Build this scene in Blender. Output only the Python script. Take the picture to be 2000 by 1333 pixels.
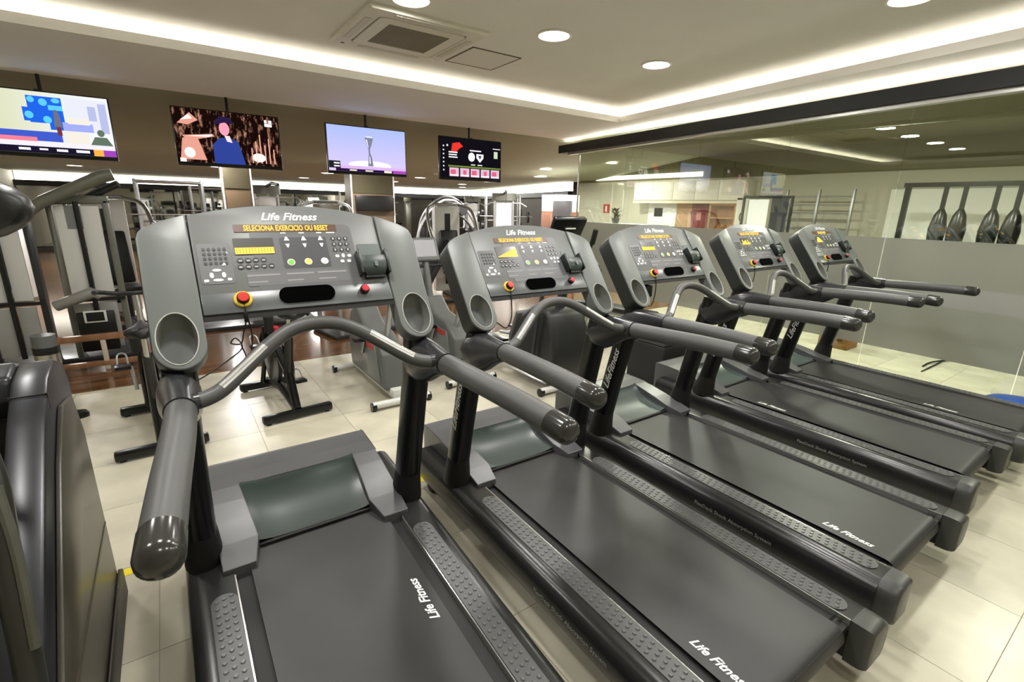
import bpy, bmesh, math, random
from mathutils import Vector, Matrix
random.seed(7)
for o in list(bpy.data.objects): bpy.data.objects.remove(o, do_unlink=True)
SC = bpy.context.scene
COL = SC.collection
PI = math.pi

# ------------------------------------------------------------------ camera
CAM_POS = Vector((-0.3607, -1.9345, 1.6338))
F_PX = 949.24
PITCH, ROLL, YAW = math.radians(15.361), math.radians(1.269), math.radians(35.030)
_fw = Vector((math.sin(YAW)*math.cos(PITCH), math.cos(YAW)*math.cos(PITCH), -math.sin(PITCH)))
_rt = Vector((math.cos(YAW), -math.sin(YAW), 0))
_up = _rt.cross(_fw)
RT = math.cos(ROLL)*_rt + math.sin(ROLL)*_up
UP = -math.sin(ROLL)*_rt + math.cos(ROLL)*_up
FW = _fw
cd = bpy.data.cameras.new('camera'); cam = bpy.data.objects.new('camera', cd); COL.objects.link(cam)
cd.sensor_width = 36.0; cd.lens = F_PX/2000*36.0; cd.clip_start = 0.02; cd.clip_end = 200
m = Matrix((RT, UP, -FW)).transposed().to_4x4(); m.translation = CAM_POS
cam.matrix_world = m
SC.camera = cam

# ------------------------------------------------------------------ world, exposure
w = bpy.data.worlds.new('world'); SC.world = w; w.use_nodes = True
w.node_tree.nodes['Background'].inputs[0].default_value = (0.9, 0.92, 1.0, 1)
w.node_tree.nodes['Background'].inputs[1].default_value = 0.02
SC.view_settings.view_transform = 'Standard'
SC.view_settings.look = 'None'
SC.view_settings.exposure = 0.36
SC.view_settings.gamma = 1.0
SC.view_settings.use_curve_mapping = False

# pixel helpers: a pixel gives a direction, the surface it lies on gives the distance
def ray(x, y): return (RT*((x-1000)/F_PX) + UP*((666.5-y)/F_PX) + FW).normalized()
def at_z(x, y, z): d = ray(x, y); return CAM_POS + d*((z-CAM_POS.z)/d.z)
def at_x(x, y, X): d = ray(x, y); return CAM_POS + d*((X-CAM_POS.x)/d.x)
def at_y(x, y, Y): d = ray(x, y); return CAM_POS + d*((Y-CAM_POS.y)/d.y)

# ------------------------------------------------------------------ lamps
def area_lamp(name, loc, size, power, color=(1, .96, .88), rot=(0, 0, 0), size_y=None, shape='DISK', label=None, group=None, spread=None):
    l = bpy.data.lights.new(name, 'AREA'); l.energy = power; l.color = color; l.shape = shape; l.size = size
    if size_y: l.size_y = size_y
    if spread: l.spread = spread
    o = bpy.data.objects.new(name, l); COL.objects.link(o); o.location = loc; o.rotation_euler = rot
    return o

# ------------------------------------------------------------------ materials
def lin(c):
    return tuple(((v/255)/12.92 if v/255 <= .04045 else ((v/255+.055)/1.055)**2.4) for v in c)
MATS = {}
def mat(name, rgb, rough=.5, metal=0., spec=.5, noise=0., nscale=30., bump=0., bscale=200., coat=0., emit=None, estr=0.):
    if name in MATS: return MATS[name]
    m = bpy.data.materials.new(name); m.use_nodes = True; nt = m.node_tree; b = nt.nodes['Principled BSDF']
    c = lin(rgb)
    b.inputs['Base Color'].default_value = (*c, 1); b.inputs['Roughness'].default_value = rough
    b.inputs['Metallic'].default_value = metal; b.inputs['Specular IOR Level'].default_value = spec
    if coat: b.inputs['Coat Weight'].default_value = coat; b.inputs['Coat Roughness'].default_value = .15
    if emit:
        b.inputs['Emission Color'].default_value = (*lin(emit), 1); b.inputs['Emission Strength'].default_value = estr
    if noise or bump:
        tc = nt.nodes.new('ShaderNodeTexCoord')
    if noise:
        n = nt.nodes.new('ShaderNodeTexNoise'); n.inputs['Scale'].default_value = nscale; n.inputs['Detail'].default_value = 5
        nt.links.new(tc.outputs['Object'], n.inputs['Vector'])
        r = nt.nodes.new('ShaderNodeMapRange'); r.inputs[1].default_value = .3; r.inputs[2].default_value = .7
        r.inputs[3].default_value = 1-noise; r.inputs[4].default_value = 1+noise
        nt.links.new(n.outputs['Fac'], r.inputs['Value'])
        mx = nt.nodes.new('ShaderNodeVectorMath'); mx.operation = 'SCALE'; mx.inputs[0].default_value = c
        nt.links.new(r.outputs[0], mx.inputs['Scale']); nt.links.new(mx.outputs[0], b.inputs['Base Color'])
    if bump:
        n2 = nt.nodes.new('ShaderNodeTexNoise'); n2.inputs['Scale'].default_value = bscale; n2.inputs['Detail'].default_value = 3
        nt.links.new(tc.outputs['Object'], n2.inputs['Vector'])
        bp = nt.nodes.new('ShaderNodeBump'); bp.inputs['Strength'].default_value = bump; bp.inputs['Distance'].default_value = .002
        nt.links.new(n2.outputs['Fac'], bp.inputs['Height']); nt.links.new(bp.outputs[0], b.inputs['Normal'])
    MATS[name] = m
    return m
def emis(name, rgb, strength):
    if name in MATS: return MATS[name]
    m = bpy.data.materials.new(name); m.use_nodes = True; nt = m.node_tree
    nt.nodes.remove(nt.nodes['Principled BSDF']); e = nt.nodes.new('ShaderNodeEmission')
    e.inputs[0].default_value = (*lin(rgb), 1); e.inputs[1].default_value = strength
    nt.links.new(e.outputs[0], nt.nodes['Material Output'].inputs[0]); MATS[name] = m
    return m

# ------------------------------------------------------------------ mesh helpers
class MB:
    """collects geometry for ONE mesh object"""
    def __init__(s): s.v = []; s.f = []
    def add(s, vs, fs, M=None):
        o = len(s.v)
        for p in vs:
            p = Vector(p); s.v.append(M @ p if M else p)
        s.f += [tuple(i+o for i in f) for f in fs]; return s
    def box(s, lo, hi, M=None):
        x0, y0, z0 = lo; x1, y1, z1 = hi
        return s.add([(x0,y0,z0),(x1,y0,z0),(x1,y1,z0),(x0,y1,z0),(x0,y0,z1),(x1,y0,z1),(x1,y1,z1),(x0,y1,z1)],
                     [(0,3,2,1),(4,5,6,7),(0,1,5,4),(1,2,6,5),(2,3,7,6),(3,0,4,7)], M)
    def cbox(s, c, d, M=None):
        return s.box([c[i]-d[i]/2 for i in range(3)], [c[i]+d[i]/2 for i in range(3)], M)
    def loft(s, rings, cap=True, closed=True):
        n = len(rings[0]); o = len(s.v)
        for r in rings: s.v += [Vector(p) for p in r]
        for k in range(len(rings)-1):
            for i in range(n if closed else n-1):
                j = (i+1) % n
                s.f.append((o+k*n+i, o+k*n+j, o+(k+1)*n+j, o+(k+1)*n+i))
        if cap:
            s.f.append(tuple(o+i for i in reversed(range(n)))); s.f.append(tuple(o+(len(rings)-1)*n+i for i in range(n)))
        return s
    def tube(s, pts, r, n=12, cap=True, dome=False):
        pts = [Vector(p) for p in pts]; rr = r if isinstance(r, (list, tuple)) else [r]*len(pts)
        T = []
        for i in range(len(pts)):
            a = pts[max(i-1, 0)]; b = pts[min(i+1, len(pts)-1)]; t = (b-a)
            T.append(t.normalized() if t.length > 1e-9 else Vector((0,0,1)))
        up = Vector((0,0,1)) if abs(T[0].z) < .9 else Vector((1,0,0))
        N = (up - T[0]*up.dot(T[0])).normalized(); rings = []
        for i in range(len(pts)):
            N = (N - T[i]*N.dot(T[i])).normalized(); B = T[i].cross(N)
            rings.append([pts[i] + N*(rr[i]*math.cos(2*PI*k/n)) + B*(rr[i]*math.sin(2*PI*k/n)) for k in range(n)])
        if dome:
            t = T[-1]; c = pts[-1]; N2 = N; B = t.cross(N2)
            for a in (25, 50, 70, 84):
                q = math.radians(a); rad = rr[-1]*math.cos(q); h = rr[-1]*math.sin(q)*.8
                rings.append([c+t*h + N2*(rad*math.cos(2*PI*k/n)) + B*(rad*math.sin(2*PI*k/n)) for k in range(n)])
        return s.loft(rings, cap)
    def cyl(s, a, b, r, n=16, r2=None): return s.tube([a, b], [r, r if r2 is None else r2], n)
    def disc_ring(s, c, r, n=24): pass
    def lathe(s, prof, c=(0,0,0), n=24, M=None):
        rings = [[(c[0]+r*math.cos(2*PI*k/n), c[1]+r*math.sin(2*PI*k/n), c[2]+z) for k in range(n)] for r, z in prof]
        if M: rings = [[M @ Vector(p) for p in r] for r in rings]
        return s.loft(rings, True)
    def prism(s, poly, h0, h1, M=None):
        n = len(poly)
        vs = [(x, y, h0) for x, y in poly] + [(x, y, h1) for x, y in poly]
        fs = [tuple(reversed(range(n))), tuple(range(n, 2*n))] + [(i, (i+1) % n, n+(i+1) % n, n+i) for i in range(n)]
        return s.add(vs, fs, M)
    def sphere(s, c, r, n=16, m=10, sc=(1,1,1)):
        rings = []
        for j in range(1, m):
            a = PI*j/m
            rings.append([(c[0]+r*sc[0]*math.sin(a)*math.cos(2*PI*k/n), c[1]+r*sc[1]*math.sin(a)*math.sin(2*PI*k/n), c[2]-r*sc[2]*math.cos(a)) for k in range(n)])
        return s.loft(rings, True)

def link(name, me, m, parent=None, loc=None):
    o = bpy.data.objects.new(name, me); COL.objects.link(o)
    if m is not None:
        me.materials.append(m)
    if parent is not None: o.parent = parent
    if loc is not None: o.location = loc
    return o
def build(name, mb, m, parent=None, bevel=0., seg=2, smooth=35, loc=None, angle=30):
    me = bpy.data.meshes.new(name)
    me.from_pydata([tuple(p) for p in mb.v], [], mb.f)
    bm = bmesh.new(); bm.from_mesh(me)
    if bevel:
        bmesh.ops.remove_doubles(bm, verts=bm.verts, dist=1e-5)
        es = [e for e in bm.edges if len(e.link_faces) == 2 and e.calc_face_angle(0) > math.radians(angle)]
        if es: bmesh.ops.bevel(bm, geom=es, offset=bevel, segments=seg, affect='EDGES', profile=.5, clamp_overlap=True)
    bmesh.ops.recalc_face_normals(bm, faces=bm.faces)
    bm.to_mesh(me); bm.free()
    if smooth:
        me.shade_smooth(); me.set_sharp_from_angle(angle=math.radians(smooth))
    return link(name, me, m, parent, loc)
def text_mesh(name, s, size, m, parent, M, shear=0., extrude=.0004, align='CENTER', bold=0., sx=1.):
    c = bpy.data.curves.new(name, 'FONT'); c.body = s; c.size = size; c.shear = shear; c.extrude = extrude
    c.align_x = align; c.align_y = 'CENTER'; c.offset = bold; c.resolution_u = 2
    t = bpy.data.objects.new(name, c); COL.objects.link(t)
    bpy.context.view_layer.update()
    dg = bpy.context.evaluated_depsgraph_get(); me = bpy.data.meshes.new_from_object(t.evaluated_get(dg))
    bpy.data.objects.remove(t, do_unlink=True); bpy.data.curves.remove(c)
    if sx != 1.: me.transform(Matrix.Diagonal((sx, 1, 1, 1)))
    me.transform(M); me.materials.clear()
    return link(name, me, m, parent)
def tag(o, label, cat, group=None):
    o['label'] = label; o['category'] = cat
    if group: o['group'] = group
    return o
def thing(name, label, cat, loc=(0,0,0), rz=0., group=None):
    o = bpy.data.objects.new(name, None); COL.objects.link(o); o.empty_display_size = .05
    o.location = loc; o.rotation_euler = (0, 0, rz); return tag(o, label, cat, group)
def struct(name, mb, m, parent=None, **k):
    o = build(name, mb, m, parent, **k)
    if parent is None: o['kind'] = 'structure'
    return o
def copy_tree(o, parent=None):
    c = o.copy(); COL.objects.link(c)
    if parent is not None: c.parent = parent
    for ch in list(o.children): copy_tree(ch, c)
    return c
def spline(pts, n=8):
    """Catmull-Rom through pts"""
    P = [Vector(p) for p in pts]; P = [P[0]*2-P[1]] + P + [P[-1]*2-P[-2]]; out = []
    for i in range(1, len(P)-2):
        for k in range(n):
            t = k/n; a, b, c, d = P[i-1], P[i], P[i+1], P[i+2]
            out.append(.5*((2*b) + (c-a)*t + (2*a-5*b+4*c-d)*t*t + (3*b-a-3*c+d)*t*t*t))
    out.append(P[-2]); return out
def ellipse(cx, cy, a, b, n=32, ph=0.): return [(cx+a*math.cos(2*PI*k/n+ph), cy+b*math.sin(2*PI*k/n+ph)) for k in range(n)]
def rrect(cx, cy, w, h, r, n=5):
    out = []
    for sx, sy, a0 in ((1,1,0),(-1,1,90),(-1,-1,180),(1,-1,270)):
        for k in range(n+1):
            a = math.radians(a0+90*k/n); out.append((cx+sx*(w/2-r)+r*math.cos(a), cy+sy*(h/2-r)+r*math.sin(a)))
    return out
# ================================================================== THE SETTING
def tile_mat():
    m = mat('floor_tile', (190, 185, 165), .3, noise=.16, nscale=3.2, bump=.05, bscale=60)
    nt = m.node_tree; b = nt.nodes['Principled BSDF']
    oi = nt.nodes.new('ShaderNodeObjectInfo'); r = nt.nodes.new('ShaderNodeMapRange')
    r.inputs[3].default_value = .93; r.inputs[4].default_value = 1.05
    nt.links.new(oi.outputs['Random'], r.inputs['Value'])
    src = b.inputs['Base Color'].links[0].from_socket
    mx = nt.nodes.new('ShaderNodeVectorMath'); mx.operation = 'SCALE'
    nt.links.new(src, mx.inputs[0]); nt.links.new(r.outputs[0], mx.inputs['Scale']); nt.links.new(mx.outputs[0], b.inputs['Base Color'])
    return m
def wood_mat(name, a, b_, rough, sx=1., sy=9., scale=1.6):
    m = bpy.data.materials.new(name); m.use_nodes = True; nt = m.node_tree; b = nt.nodes['Principled BSDF']
    tc = nt.nodes.new('ShaderNodeTexCoord'); mp = nt.nodes.new('ShaderNodeMapping'); mp.inputs['Scale'].default_value = (sx, sy, 1)
    n = nt.nodes.new('ShaderNodeTexNoise'); n.inputs['Scale'].default_value = scale; n.inputs['Detail'].default_value = 6
    cr = nt.nodes.new('ShaderNodeValToRGB'); cr.color_ramp.elements[0].color = (*lin(a), 1); cr.color_ramp.elements[1].color = (*lin(b_), 1)
    cr.color_ramp.elements[0].position = .3; cr.color_ramp.elements[1].position = .7
    nt.links.new(tc.outputs['Object'], mp.inputs[0]); nt.links.new(mp.outputs[0], n.inputs['Vector']); nt.links.new(n.outputs['Fac'], cr.inputs[0])
    nt.links.new(cr.outputs[0], b.inputs['Base Color']); b.inputs['Roughness'].default_value = rough
    return m
TILE = tile_mat()
GROUT = mat('grout', (176, 169, 144), .7)
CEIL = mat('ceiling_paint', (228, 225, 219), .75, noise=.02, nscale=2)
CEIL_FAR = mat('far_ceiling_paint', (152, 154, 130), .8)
WALL = mat('wall_paint', (196, 192, 176), .7)
WALL_DK = mat('wall_dark', (70, 66, 58), .5)
BLACK = mat('black_satin', (14, 14, 14), .35)
WHITE_METAL = mat('white_metal', (222, 222, 216), .35)
CHROME = mat('brushed_steel', (190, 190, 186), .25, metal=1.)
WOODF = wood_mat('wood_floor', (74, 48, 30), (128, 90, 58), .13)
LEDMAT = emis('led_cove_light', (255, 249, 232), 30.)
SHADOWGAP = mat('shadow_gap', (40, 38, 34), .8)

FY = 3.43                                   # where the tiles meet the wooden floor
fl = struct('floor', MB().box((-4.2, -4.7, -.12), (10.0, FY, -.004)), GROUT, smooth=0)
TS = .6
tm = MB().cbox((0, 0, -.0045), (TS-.005, TS-.005, .009))
tile0 = None
for ix in range(-3, 16):
    for iy in range(-5, 6):
        x0 = -.594+ix*TS; y0 = -.006+iy*TS
        if y0 >= FY: continue
        y1 = min(y0+TS, FY); 
        if tile0 is None or y1 < y0+TS-1e-6:
            t = build('tile', MB().box((-TS/2+.0014, -(y1-y0)/2+.0014, -.009), (TS/2-.0014, (y1-y0)/2-.0014, 0)), TILE, fl, smooth=0)
            if tile0 is None: tile0 = t
        else:
            t = tile0.copy(); COL.objects.link(t); t.parent = fl
        t.location = (x0+TS/2, (y0+y1)/2, 0)
struct('floor', MB().box((-4.2, FY, -.12), (13.2, 20.0, 0)), WOODF, smooth=0)
# yellow tape line on the tiles in front of the treadmills
tape = build('floor_tape', MB().box((-1.9, .535, .0002), (5.4, .585, .0012)), mat('yellow_tape', (236, 214, 20), .4), smooth=0)
tag(tape, 'yellow marking tape stuck along the tiles under the treadmills', 'tape')

# ---- ceiling: raised tray (z 2.95), soffit slab around it (z 2.80 .. 2.875), lower ceiling of the hall behind (z 2.40)
ZC, ZS, ZF = 2.95, 2.80, 2.40
CX, CY = 4.98, 3.22                          # cove corner
sl = math.tan(math.radians(6.3))
def cove_x(y): return CX-(CY-y)*sl
YB, XL = -4.5, -4.0
struct('ceiling', MB().box((XL, YB, ZC), (10, 5.15, ZC+.1)), CEIL, smooth=0)
def slab(poly, z0, z1): return MB().prism(poly, z0, z1)
DKOL = mat('olive_dimmed', (112, 108, 82), .8)  # darkness put into the colour so the view through the upper glass stays dim
struct('ceiling', slab([(XL, CY), (5.66, CY), (5.66, 5.1), (XL, 5.1)], ZS, ZS+.02), CEIL, smooth=0)
struct('ceiling', slab([(CX, CY), (cove_x(YB), YB), (5.66, YB), (5.66, CY)], ZS, ZS+.02), CEIL, smooth=0)
struct('ceiling', MB().box((5.66, YB, ZS), (9.9, 5.1, ZS+.02)), DKOL, smooth=0)          # over the room behind the glass, darkened in colour
struct('trim_9', MB().box((XL, CY, ZS+.02), (CX+.03, CY+.02, ZS+.072)), CEIL, smooth=0)   # lip of the light cove
struct('trim_10', slab([(cove_x(y)+d, y) for y, d in ((CY, 0), (YB, 0), (YB, .02), (CY, .02))], ZS+.02, ZS+.072), CEIL, smooth=0)
struct('trim_1', MB().box((XL, 3.62, ZS+.02), (5.35, 3.66, ZC)), CEIL, smooth=0)      # back of the cove
o = MB().prism([(cove_x(y)+d, y) for y, d in ((3.62, .38), (YB, .38), (YB, .42), (3.62, .42))], ZS+.02, ZC)
struct('trim_2', o, CEIL, smooth=0)
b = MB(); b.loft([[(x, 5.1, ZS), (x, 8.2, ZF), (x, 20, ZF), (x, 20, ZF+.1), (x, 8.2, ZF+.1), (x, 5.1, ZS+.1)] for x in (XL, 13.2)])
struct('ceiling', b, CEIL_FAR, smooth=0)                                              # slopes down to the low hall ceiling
# LED strips lying in the cove
tag(build('cove_led_strip', MB().box((XL+.1, CY+.19, ZS+.0205), (5.15, CY+.23, ZS+.035)), LEDMAT, smooth=0), 'warm LED strip lying in the ceiling cove above the televisions', 'led strip')
tag(build('cove_led_strip', MB().prism([(cove_x(y)+d, y) for y, d in ((3.36, .19), (YB+.1, .19), (YB+.1, .23), (3.36, .23))], ZS+.0205, ZS+.035), LEDMAT, smooth=0), 'warm LED strip lying in the ceiling cove along the glass wall', 'led strip')
# cove on the two sides out of view keeps the tray closed (seen in the reflections)
struct('ceiling', slab([(XL, YB), (-2.6, YB), (-2.6, CY), (XL, CY)], ZS, ZS+.072), CEIL, smooth=0)
struct('ceiling', slab([(-2.6, YB), (cove_x(YB), YB), (cove_x(-3.3), -3.3), (-2.6, -3.3)], ZS, ZS+.072), CEIL, smooth=0)

# ---- outer walls
struct('wall_left', MB().box((XL-.1, YB, 0), (XL, 20, 3)), WALL, smooth=0)
struct('wall_back', MB().box((XL, YB-.1, 0), (10, YB, 3)), WALL, smooth=0)
struct('wall_right', MB().box((9.5, YB, 0), (9.6, 9.0, 2.34)), WALL, smooth=0)
struct('wall_right_upper', MB().box((9.5, YB, 2.34), (9.6, 9.0, 3)), DKOL, smooth=0)  # wall top in the same darkened colour, kept dim under the lamps
struct('wall_far', MB().box((XL, 19.62, 0), (13, 19.75, 3)), WALL_DK, smooth=0)
WRA, WRB = Vector((9.66, 9.4, 0)), Vector((12.35, 19.62, 0))      # right-hand wall of the hall behind
wd = (WRB-WRA).normalized(); wn = Vector((wd.y, -wd.x, 0))
struct('wall_far_right', MB().prism([(p.x, p.y) for p in (WRA, WRB, WRB+wn*.15, WRA+wn*.15)], 0, 3), WALL_DK, smooth=0)
# light band, dark fascia and mirrors on the far walls
BAND = emis('light_band', (255, 250, 236), 7.)
tag(build('wall_light_band', MB().box((XL+.05, 19.5, 2.14), (12.25, 19.6, 2.385)), BAND, smooth=0), 'long white light band along the top of the mirrored far wall', 'light')
q = [WRA, WRB-wd*.2, WRB-wd*.2-wn*.1, WRA-wn*.1]
tag(build('wall_light_band', MB().prism([(p.x, p.y) for p in q], 2.14, 2.385), BAND, smooth=0), 'long white light band on the far right wall, meeting the other band in the corner', 'light')
struct('trim_3', MB().box((XL, 19.44, 1.98), (12.3, 19.61, 2.14)), BLACK, smooth=0)
q = [WRA, WRB-wd*.2, WRB-wd*.2-wn*.16, WRA-wn*.16]
struct('trim_4', MB().prism([(p.x, p.y) for p in q], 1.98, 2.14), BLACK, smooth=0)
MIRROR = mat('mirror_glass', (168, 168, 160), .03, metal=1.)
k = 0
for x in range(-4, 12, 2):
    o = build('wall_mirror', MB().box((x+.02, 19.55, .12), (x+1.98, 19.61, 1.97)), MIRROR, smooth=0)
    tag(o, 'tall mirror panel on the far wall of the hall', 'mirror', 'mirror panels of the far wall')

# ---- header beam, glass partition with frosted film
GX = 5.65
hb = MB()
HA, HB = Vector((5.60, 5.25, 0)), Vector((5.60-(5.25-YB)*sl, YB, 0))
hd = (HA-HB).normalized(); hn = Vector((hd.y, -hd.x, 0))
struct('trim_5', MB().prism([(p.x, p.y) for p in (HA, HB, HB+hn*.24, HA+hn*.24)], 2.585, 2.715), mat('header_black', (22, 22, 21), .6), smooth=0)
q = [HA-hd*.22+hn*.05, HB+hn*.05, HB+hn*.13, HA-hd*.22+hn*.13]
struct('trim_6', MB().prism([(p.x, p.y) for p in q], 2.55, 2.586), mat('glass_track', (176, 176, 172), .35, metal=.7), smooth=0)
q = [HA-hd*.1+hn*.13, HB+hn*.13, HB+hn*.17, HA-hd*.1+hn*.17]
tag(build('header_led_strip', MB().prism([(p.x, p.y) for p in q], 2.716, 2.726), emis('header_led', (255, 248, 230), 40.), smooth=0), 'LED strip on top of the black header lighting the soffit', 'led strip')

def glass_mat():
    m = bpy.data.materials.new('partition_glass'); m.use_nodes = True; nt = m.node_tree; nt.nodes.remove(nt.nodes['Principled BSDF'])
    tr = nt.nodes.new('ShaderNodeBsdfTransparent'); tr.inputs[0].default_value = (.80, .83, .76, 1)
    gl = nt.nodes.new('ShaderNodeBsdfGlossy'); gl.inputs[0].default_value = (.9, .95, .88, 1); gl.inputs['Roughness'].default_value = .0
    lw = nt.nodes.new('ShaderNodeLayerWeight'); lw.inputs[0].default_value = .5
    pw = nt.nodes.new('ShaderNodeMath'); pw.operation = 'POWER'; pw.inputs[1].default_value = 3.5; nt.links.new(lw.outputs['Facing'], pw.inputs[0])
    mr = nt.nodes.new('ShaderNodeMapRange'); mr.inputs[1].default_value = 0; mr.inputs[2].default_value = 1; mr.inputs[3].default_value = .12; mr.inputs[4].default_value = .9
    mx = nt.nodes.new('ShaderNodeMixShader'); nt.links.new(pw.outputs[0], mr.inputs['Value']); nt.links.new(mr.outputs[0], mx.inputs[0])
    nt.links.new(tr.outputs[0], mx.inputs[1]); nt.links.new(gl.outputs[0], mx.inputs[2]); nt.links.new(mx.outputs[0], nt.nodes['Material Output'].inputs[0])
    return m
def frost_mat(name, col, tmix):
    m = bpy.data.materials.new(name); m.use_nodes = True; nt = m.node_tree; nt.nodes.remove(nt.nodes['Principled BSDF'])
    d = nt.nodes.new('ShaderNodeBsdfDiffuse'); d.inputs[0].default_value = (*lin(col), 1)
    t = nt.nodes.new('ShaderNodeBsdfRefraction'); t.inputs[0].default_value = (.80, .82, .76, 1); t.inputs['Roughness'].default_value = .35; t.inputs['IOR'].default_value = 1.12
    g = nt.nodes.new('ShaderNodeBsdfGlossy'); g.inputs['Roughness'].default_value = .28; g.inputs[0].default_value = (.8, .82, .78, 1)
    mx = nt.nodes.new('ShaderNodeMixShader'); mx.inputs[0].default_value = tmix
    m2 = nt.nodes.new('ShaderNodeMixShader'); m2.inputs[0].default_value = .10
    nt.links.new(d.outputs[0], mx.inputs[1]); nt.links.new(t.outputs[0], mx.inputs[2])
    nt.links.new(mx.outputs[0], m2.inputs[1]); nt.links.new(g.outputs[0], m2.inputs[2])
    nt.links.new(m2.outputs[0], nt.nodes['Material Output'].inputs[0])
    return m
GLASS = glass_mat(); FROST = frost_mat('frosted_film', (172, 174, 164), .38); FROST_REFL = frost_mat('frost_reflection_tone', (188, 190, 182), .25)
ys = [4.72, 3.54, 2.35, 1.17, .05, -1.15, -2.3, -3.4, -4.45]
for i in range(len(ys)-1):
    g = build('window_%d' % (i+1), MB().box((GX-.005, ys[i+1]+.003, .012), (GX+.005, ys[i]-.003, 2.79)), GLASS, smooth=0); g['kind'] = 'structure'
    f = build('frosted_film', MB().box((GX-.0075, ys[i+1]+.003, .30), (GX-.0055, ys[i]-.003, 1.42)), FROST, g, smooth=0)
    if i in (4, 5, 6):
        build('reflection_stripe', MB().box((GX-.0085, ys[i+1]+.003, .80), (GX-.008, ys[i]-.003, 1.0)), FROST_REFL, g, smooth=0)  # paler colour paints in a faint reflection on the film
struct('trim_7', MB().box((GX-.02, YB, 0), (GX+.02, 4.75, .012)), CHROME, smooth=0)
o = MB().box((GX-.012, 4.722, 0), (GX+.012, 4.74, 2.6)); struct('trim_8', o, CHROME, smooth=0)

# ---- ceiling fittings
LENS = emis('downlight_lens', (255, 250, 238), 14.)
TRIMM = mat('white_plastic', (226, 224, 214), .4)
def downlight(x, y, z, r, power, label, group=None, spot=True):
    t = thing('downlight', label, 'downlight', (x, y, z), group=group)
    n = 28
    rings = [[(q*math.cos(2*PI*k/n), q*math.sin(2*PI*k/n), h) for k in range(n)] for q, h in ((r*1.18, 0), (r*1.2, -.006), (r*1.02, -.010), (r*.98, -.002))]
    build('trim_ring', MB().loft(rings, cap=False), TRIMM, t)
    build('lens', MB().lathe([(r*.98, -.0015), (r*.98, -.005)], n=n), LENS, t)
    if power:
        l = area_lamp('downlight_lamp', (0, 0, -.02), r*2, power, color=(1, .975, .94)); l.parent = t
    return t
P1 = 15
downlight(1.17, 1.50, ZC, .12, P1, 'round ceiling downlight half cut off above the air conditioner')
downlight(2.35, 1.45, ZC, .12, P1, 'round ceiling downlight right of the air conditioner')
downlight(3.60, 1.47, ZC, .12, P1, 'round ceiling downlight near the cove corner')
downlight(3.65, -.47, ZC, .12, P1, 'round ceiling downlight at the top right edge of the photo')
for (x, y) in ((-.08, 1.5), (-1.35, 1.5), (2.35, -.5), (1.1, -.5), (-.15, -.5), (-1.4, -.5), (3.6, -2.4), (2.35, -2.4), (1.1, -2.4), (-.1, -2.4)):
    downlight(x, y, ZC, .12, P1 if y > -2 else P1*.5, 'round ceiling downlight above and behind the camera', 'ceiling downlights over the treadmills')
for (x, y) in ((-2.2, 8.2), (.4, 8.2), (2.9, 8.2), (5.2, 8.2), (7.52, 8.24), (.8, 11.7), (3.28, 11.78), (5.75, 11.5), (8.1, 11.6), (-2, 14.5), (3.4, 15), (6.2, 14.6), (8.53, 14.05), (9.9, 16.5)):
    downlight(x, y, ZF, .15, 60, 'round ceiling downlight in the low ceiling of the hall behind', 'ceiling downlights in the hall behind')
# added lamps, hidden by the header, that brighten the room behind the glass
for (x, y) in ((6.12, 4.2), (6.12, 2.4), (6.12, .4), (6.12, -1.6)):
    downlight(x, y, ZS, .14, 75, 'round ceiling downlight in the room behind the glass', 'downlights behind the glass')

for (x, y) in ((8.0, 6.3), (7.0, 7.4)):  # extra lamps added to lift the dark wall past the glass end
    downlight(x, y, ZS-(y-5.1)*.4/3.1-.004, .14, 70, 'round ceiling downlight over the passage behind the end of the glass', 'passage downlights')
# air conditioning cassette
ac = thing('air_conditioner', 'square white ceiling air conditioner with a grey intake grille', 'air conditioner', (1.435, 2.175, ZC))
P = mat('ac_plastic', (214, 210, 196), .45)
rings = [[(x, y, z) for x, y in rrect(0, 0, w, w, rr, 4)] for w, rr, z in ((.96, .02, 0), (.96, .02, -.018), (.93, .02, -.032), (.72, .05, -.034), (.71, .05, -.026))]
build('panel_frame', MB().loft(rings, cap=False), P, ac)
rings = [[(x, y, z) for x, y in rrect(0, 0, w, w, rr, 4)] for w, rr, z in ((.695, .05, -.020), (.69, .05, -.036), (.50, .01, -.038), (.50, .01, -.030))]
build('grille_frame', MB().loft(rings, cap=False), P, ac)
build('gap', MB().prism(rrect(0, 0, .72, .72, .05, 4), -.021, -.018), SHADOWGAP, ac)
gr = build('intake_grille', MB().prism(rrect(0, 0, .50, .50, .01, 2), -.031, -.0285), mat('grille_back', (118, 110, 96), .6), ac)
for i in range(24):
    y = -.24+i*.0208
    build('slat', MB().box((-.248, y-.004, -.0355), (.248, y+.004, -.0315)), mat('grille_slat', (150, 142, 126), .55), gr, smooth=0)
for sx, sy in ((0, 1), (0, -1), (1, 0), (-1, 0)):
    M = Matrix.Rotation(math.atan2(sy, sx), 4, 'Z')
    build('air_flap', MB().box((.385, -.27, -.0365), (.435, .27, -.033), M), mat('ac_flap', (196, 192, 178), .45), ac, smooth=0)
build('status_light', MB().cbox((-.40, .41, -.035), (.03, .012, .004)), BLACK, ac)
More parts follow.
